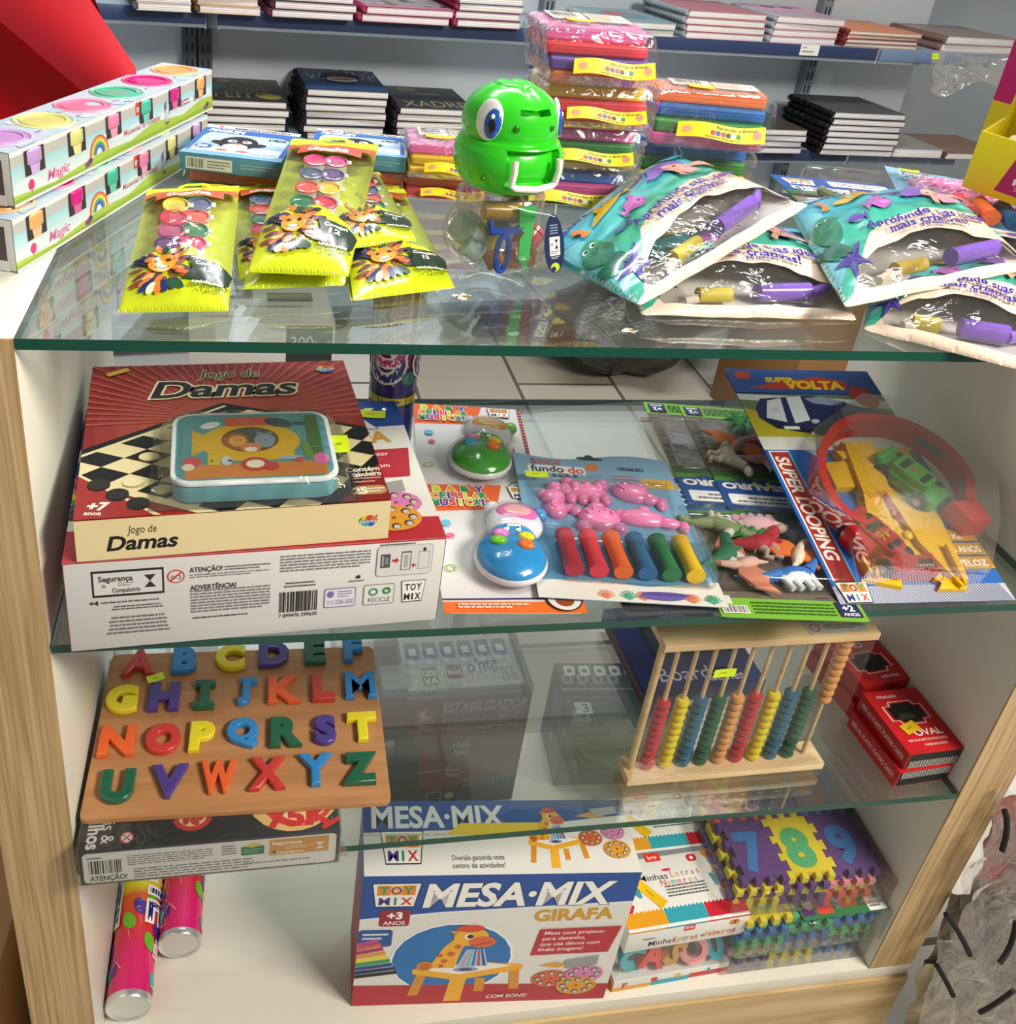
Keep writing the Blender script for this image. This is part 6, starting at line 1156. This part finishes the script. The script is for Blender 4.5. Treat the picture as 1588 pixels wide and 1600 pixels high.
m = MB(); m.tube([(-.018, -.0385, .070), (0, -.045, .066), (.020, -.046, .062), (.030, -.043, .058), (.033, -.038, .068)], .0006, 'd8d8d0', 'plastic', 5); st_ = m.build('string', jt)
m = MB(); ov = [(.0095*cos(g)*(1-.12*sin(g)), .027*sin(g)) for g in [k*2*pi/28 for k in range(28)]]; m.prism(ov, 0, .0008, '1c2a58', 'card'); a = Art(m, (-.0095, -.027, .0008), (1, 0, 0), (0, 1, 0), .019, .054); inmetro(a, .26, .30, .78, .62); a.lines(.3, .66, .7, .84, 4, 'a0a8c0'); a.ell(.5, .1, .22, 'c8d838'); a.ell(.42, .07, .12, '1c2a58'); a.lines(.32, .24, .72, .29, 2, 'd8d8e0')
o = m.build('paper_tag', jt); o.location = (.031, -.047, .034); o.rotation_euler = (R(80), R(-8), R(-12))
# pouches of sea-themed modelling clay
def sea_pouch(label, c, bulge, seed, wr=.006, zmin=.0008, inside=True, shift=0):
    o = V(c[0]); o.z = min(q[2] for q in c)-.001; o.z = max(o.z, 0); t = thing('modelling_clay_bag', label, 'modelling clay bag', tuple(o), 0, 'sea modelling clay bags')
    top = pouch_fn(c, bulge, wr, seed, pw=.55, zmin=zmin); under = pouch_fn(c, bulge, wr, seed, pw=.55, zmin=zmin, off=.0024); bot = pouch_fn(c, -bulge*.25, .0008, seed, zmin=zmin-.0004)
    m = MB(); m.sheet(under, 80, 60, 'ffffff', 'film'); m.build('clear_film', t, o)
    m = MB(); m.sheet(bot, 20, 16, 'dcd8d2', 'pouch_print'); m.build('back_film', t, o)
    W = ((V(c[1])-V(c[0])).length+(V(c[2])-V(c[3])).length)/2; H = ((V(c[3])-V(c[0])).length+(V(c[2])-V(c[1])).length)/2
    m = MB(); a = Art(m, (0, 0, 0), (1, 0, 0), (0, 1, 0), W, H, 'pouch_print', fn=top, sub=.019, eps=7e-5, k0=9e-4)
    SD = 'e9d3bf'
    a.poly([(0, 0), (1, 0), (1, .035), (.86, .04), (.5, .03), (.2, .04), (.1, .05), (.075, .12), (.12, .17), (.24, .255), (.42, .30), (.6, .295), (.8, .27), (.93, .22), (.965, .1), (1, .1), (1, .56), (0, .56)], SD)
    up_ = [(0, .02), (.05, .05), (.10, .14), (.16, .25), (.24, .38), (.34, .45), (.5, .47), (.64, .50), (.8, .51), (1, .56)]
    a.poly(up_+[(1, .88), (0, .88)], '3aa890')
    for k in range(2): a.poly([(u, lerp(v, .88, .35+.3*k)+.02*sin(u*9+k)) for u, v in up_]+[(1, .88), (0, .88)], mixc('3aa890', '4aa6c0', (k+1)/2))
    a.poly([(0, .1), (.05, .16), (.12, .4), (.1, .7), (0, .8)], '6ab8c4'); a.poly([(0, .86), (1, .86), (1, .955), (0, .955)], '9ad4dc'); a.rect(0, .945, .09, .985, 'e0502c'); a.text('brw', .045, .965, .022, 'ffffff'); a.rect(.86, .95, .96, .99, '24262a'); a.text('Massinha', .16, .885, .06, '3a3a8a', fit=.26, bold=.03); a.text('Sea', .72, .905, .05, '3a5aa8', fit=.1, bold=.03)
    a.ell(.5, .80, .09, '4a3a70', rv=.03); a.lines(.45, .785, .55, .815, 2, 'a8a0c0')
    # starfish
    s5 = []
    for k in range(10): g = pi/2+.35+pi*k/5; r = (.105, .036)[k % 2]; s5.append((.105+r*cos(g)*.8, .235+r*1.5*sin(g)))
    a.poly(s5, '43348c'); 
    for k in range(5): g = pi/2+.35+2*pi*k/5; a.line([(.105, .235), (.105+.075*cos(g)*.8, .235+.075*1.5*sin(g))], .012, '5a4aa6')
    a.ell(.075, .50, .06, '1f7a5a', rv=.12); a.ell(.09, .58, .05, '2a8a66', rv=.07)
    for k in range(3): a.ell(.03+.03*k, .33, .02, '2a6a5a', rv=.07, rot=.4)
    for q in (.06, .1): a.ell(q, .6, .013, 'e8f0e8'); a.ell(q+.003, .598, .009, '102018')
    a.ring(.08, .545, .018, .004, '104a38', 200, 340)
    a.ell(.21, .50, .035, '5a48a0', rv=.03); a.poly([(.24, .5), (.27, .54), (.27, .47)], '5a48a0')
    a.ell(.37, .60, .062, 'b060b0', rv=.065); a.poly([(.32, .58), (.285, .63), (.29, .53)], 'b060b0'); a.ell(.40, .615, .008, '3a2040'); a.poly([(.36, .66), (.40, .66), (.39, .70)], 'a050a0'); a.ell(.385, .58, .03, 'c078c0', rv=.02)
    a.ell(.30, .74, .13, 'c0a030', rv=.03, rot=.15); a.ell(.41, .765, .05, 'd0b040', rv=.03); a.poly([(.16, .71), (.12, .75), (.13, .69)], 'b09028'); a.ell(.25, .775, .02, 'b09028'); a.ell(.31, .785, .02, 'b09028'); a.ell(.43, .775, .007, '2a2010')
    a.line([(.10, .80), (.13, .74), (.11, .70)], .02, 'd87a40')
    # mermaid
    a.ell(.72, .76, .13, '8466b8', rv=.085); a.ell(.62, .73, .07, '7a5cb0', rv=.05, rot=.3); a.poly([(.6, .76), (.52, .70), (.57, .68), (.66, .71)], '7a5cb0'); a.ell(.74, .72, .072, 'e6ae98', rv=.062)
    for q in (.705, .765): a.ell(q, .725, .013, '4a3040', rv=.009)
    a.ring(.735, .70, .02, .004, 'b05a60', 200, 340); a.poly([(.70, .67), (.66, .56), (.69, .53), (.74, .66)], 'e0a48c'); a.poly([(.74, .67), (.98, .60), (1, .66), (.82, .71)], 'e6ae98'); a.poly([(.72, .67), (.80, .66), (.84, .58), (.74, .58)], 'd890a0'); a.ell(.86, .84, .07, '3aa0b8', rv=.03, rot=-.3); a.ell(.83, .535, .05, '4ab8c4', rv=.014); a.rect(.88, .82, 1, .87, '4ab0c0')
    tx = '35288a'
    wv = lambda u: .40+.035*sin((u-.2)*2.6)
    s1, s2 = 'Aprofunde suas ideias', 'mais criativas!'
    a.text(s1, .57, .425, .056, tx, fit=.68, bold=.03); a.text(s2, .55, .36, .056, tx, fit=.44, bold=.03); a.text('18 itens', .56, .315, .032, tx, fit=.14, bold=.02)
    m.build('printed_film', t, o)
    if inside:
        ctr = lambda u, v, z: lerp(lerp(V(c[0]), V(c[1]), u), lerp(V(c[3]), V(c[2]), u), v)+(top(.5, .5)-lerp(lerp(V(c[0]), V(c[1]), .5), lerp(V(c[3]), V(c[2]), .5), .5)).normalized()*z
        def tb_(p, q, r, cc, nm, mat='plastic'):
            m = MB(); pts = [lerp(p, q, k/8) for k in range(9)]; m.tube(pts, r, cc, mat, 20); return m.build(nm, t, o)
        h = bulge*.30
        tb_(ctr(.55+shift, .17, h), ctr(.80+shift, .185, h), h*.95, '7c58b8', 'dough_tool'); tb_(ctr(.80+shift, .16, h), ctr(.9+shift*.2, .24, h*.8), h*.6, '8a66c4', 'dough_tool'); tb_(ctr(.27+shift*.5, .155, h*.8), ctr(.42+shift*.6, .16, h*.8), h*.75, 'c8b83c' if seed % 2 else 'b89a30', 'clay_stick', 'clay'); tb_(ctr(.20, .11, h*.5), ctr(.28, .15, h*.5), h*.45, 'd8cfc0', 'clay_stick', 'clay')
    return t
B = lambda x, y, z: tuple(at(x, y, z=z))
sea_pouch('left lower sea clay bag, its clear window facing the front of the glass', [B(1003, 492, .0015), B(1338, 500, .0015), B(1262, 360, .016), B(960, 372, .010)], .030, 3, .005)
sea_pouch('left upper sea clay bag, lying askew on another bag', [B(1000, 478, .022), B(1262, 322, .060), B(1040, 244, .046), B(842, 395, .010)], .030, 1, .006, shift=.0)
sea_pouch('right lower sea clay bag, nearest the front right corner of the glass', [B(1350, 515, .0015), B(1640, 590, .0015), B(1650, 420, .012), B(1370, 420, .012)], .030, 5, .005, shift=-.05)
sea_pouch('right upper sea clay bag, covering the lower right one', [B(1322, 480, .028), B(1612, 420, .042), B(1480, 306, .044), B(1228, 318, .030)], .030, 2, .006, shift=.06)
# dinosaur cards lying behind the bags
D1 = [('wing', 'd8704a', 'c8b0a0', .0, .12, .4), ('rex', 'e8d8d4', 'd8c0b8', -.03, .07, .1), ('long', '4a3a34', '6a5048', .02, .09, 2.8), ('plate', 'd8b0b0', 'c85a58', .03, .06, .3), ('rex', 'b03a34', '6a2a28', .045, .08, .6), ('fern', '4a8a3a', '3a6a34', .045, .055, 0), ('rex', '6a7a5a', '8a8a70', -.04, .11, 1.2), ('fern', '3a6a34', '2a5a2a', -.05, .05, 0)]
dino_card('toy dinosaur card under the clear-topped one behind the left bags', .848, .190, .0006, -.16, [], h=.022, price=False)
dino_card('clear-topped toy dinosaur card behind the sea clay bags, right of the clay stacks', .838, .195, .0232, -.16, D1, h=.038, price=False)
dc = dino_card('toy dinosaur card with red dinosaurs behind the upper right sea clay bag', .985, .215, .0006, -.22, [('wing', 'd8603a', 'c88a70', -.02, .14, .2), ('rex', 'a83a34', 'b05a50', .02, .11, .4), ('long', 'b04a40', 'c07060', .03, .135, 3.0)], h=.024, price=False)
# display box with dough pots at the right end
yk = R(-74); Fk = at(1502, 292, z=.05); zk = .0506
kd = thing('dough_display_box', 'yellow and magenta display box of modelling dough pots at the right', 'display box', (Fk.x, Fk.y, zk), yk); wk, dk = .19, .047
fh = at(1525, 200, x=Fk.x).z-zk; bh = .163
m = MB(); m.box((0, 0, 0), (wk, .0022, fh), 'ecd81c', 'card', .0006); a = Art(m, (0, 0, 0), (1, 0, 0), (0, 0, 1), wk, fh)
a.poly([(.21, .13), (1, .13), (1, .84), (.29, .84)], 'b01c60'); a.text('LEO&LEO', .54, .74, .09, 'f0dce8', fit=.25, bold=.02); a.rrect(.32, .44, .96, .66, .02, 'ecd020'); a.text('Massinha de', .56, .60, .08, 'b01c60', fit=.38, bold=.03); a.text('MODELAR', .58, .505, .09, 'b01c60', fit=.44, bold=.05); a.text('HELLO KITTY', .62, .36, .10, 'f6e8f0', fit=.62, bold=.05); a.lines(.33, .21, .95, .29, 2, 'e0a8c4')
m.build('front_panel', kd)
m = MB(); m.box((-.03, dk-.002, 0), (wk, dk, bh), 'b01c60', 'card', .0006); a = Art(m, (-.03, dk-.002, 0), (1, 0, 0), (0, 0, 1), wk+.03, bh); a.rect(0, 0, 1, .58, 'd8c41c'); a.rect(0, .58, 1, 1, 'c01c68'); m.build('back_panel', kd)
m = MB(); m.box((0, .0022, 0), (wk, dk-.002, .0015), 'cdbb20', 'card'); m.prism([(0.0022, 0), (dk-.002, 0), (dk-.002, bh*.98), (dk-.014, bh*.5), (.0022, fh*.98)], 0, .0016, 'c4b41c', 'card', T=MX(((0, 0, 1, 0), (1, 0, 0, 0), (0, 1, 0, 0), (0, 0, 0, 1)))); m.build('tray', kd)
for k in range(3):
    x = .045+.05*k; m = MB(); T_ = MX.Translation((x, .0238, .0016)) @ MX.Scale(.64, 4, (1, 0, 0)) @ MX.Scale(.64, 4, (0, 1, 0)); m.lathe([(.029, 0), (.031, .002), (.0315, .046), (.0300, .050), (.0315, .052)], ('c8289a', 'e08a2a', '3a9ac8')[k], 'plastic', 32, T=T_); p = m.build('dough_pot', kd); m = MB(); m.lathe([(.0325, .050), (.033, .052), (.033, .064), (.031, .066), (0, .066)], 'd8c8b0', 'plastic', 32, T=T_); m.build('pot_lid', p)
cc2 = clay_card('modelling clay card under the display box, one pink mould showing', .975, .235, .0262, -.45, 'clay cards'); 
# crumpled plastic bag of red and black things, right of the counter
pb = thing('plastic_bag', 'crumpled clear plastic bag of red and black items beside the counter', 'bag', (1.26, .02, FL))
def ridge(p): return sum((1-2*abs(noise.noise(p*k)))*w_ for k, w_ in ((1, .5), (2.1, .3), (4.3, .2)))
def crumpled(px4, ys, amp, seed, nu=70, nv=60, mat='cellophane', c1='ffffff', c2=None, freq=7, name='clear_film'):
    q = [at(x, y, y=yy) for (x, y), yy in zip(px4, ys)]
    def f(u, v):
        p = lerp(lerp(q[0], q[1], u), lerp(q[3], q[2], u), v); e = ridge(V((p.x*freq, p.z*freq*.7, seed)))
        p = p+V((.4*amp*noise.noise(V((u*5, v*5, seed+3))), -amp*e, .4*amp*noise.noise(V((v*6, u*6, seed)))))
        return V((max(p.x, 1.0695+.004*u) if p.y > -.004 else p.x, p.y, max(p.z, FL+.002)))
    m = MB(); col = c1 if not c2 else (lambda u, v: mixc(c1, c2, min(1, max(0, .5+1.4*noise.noise(V((u*3, v*3, seed+9)))))))
    m.sheet(f, nu, nv, col, mat); return m.build(name, pb, (1.26, .02, FL))
crumpled([(1490, 1420), (1740, 1430), (1740, 1225), (1555, 1235)], (.02, .02, .02, .02), .022, 2, mat='pouch_print', c1='b8342a', c2='7a2c26', name='folded_item')
crumpled([(1560, 1445), (1720, 1450), (1720, 1335), (1570, 1340)], (.02, .02, .02, .02), .014, 5, mat='pouch_print', c1='d83c28', c2='b03226', name='folded_item')
crumpled([(1425, 1530), (1640, 1530), (1640, 1385), (1475, 1380)], (.01, .01, .01, .01), .024, 4, mat='pouch_print', c1='8c7c6e', c2='54483f', name='folded_item')
crumpled([(1405, 1640), (1740, 1640), (1740, 1480), (1420, 1490)], (-.012, -.01, .01, -.0), .026, 7, mat='pouch_print', c1='c9b796', c2='9a8a74', name='folded_item')
crumpled([(1400, 1650), (1740, 1650), (1740, 1220), (1550, 1228)], (-.045, -.045, .0, .0), .030, 11, 130, 130, freq=10)
crumpled([(1420, 1640), (1740, 1640), (1740, 1260), (1530, 1270)], (-.03, -.03, .02, .02), .024, 17, 100, 100, freq=14)
for pts in ([(1478, 1428), (1500, 1455), (1516, 1492)], [(1464, 1508), (1478, 1530), (1490, 1556)], [(1588, 1440), (1584, 1480), (1562, 1505)], [(1570, 1265), (1580, 1290), (1566, 1330)], [(1532, 1582), (1556, 1570), (1584, 1548)]):
    m = MB(); ps = [at(x, y, y=-.088-.010*i) for i, (x, y) in enumerate(pts)]; ps = [lerp(ps[0], ps[1], k/4)+(lerp(ps[1], ps[2], k/4)-lerp(ps[0], ps[1], k/4))*(k/4) for k in range(5)]; m.tube(ps, .0032, '1c1a1a', 'rubber', 8); m.build('black_strap', pb, (1.26, .02, FL))
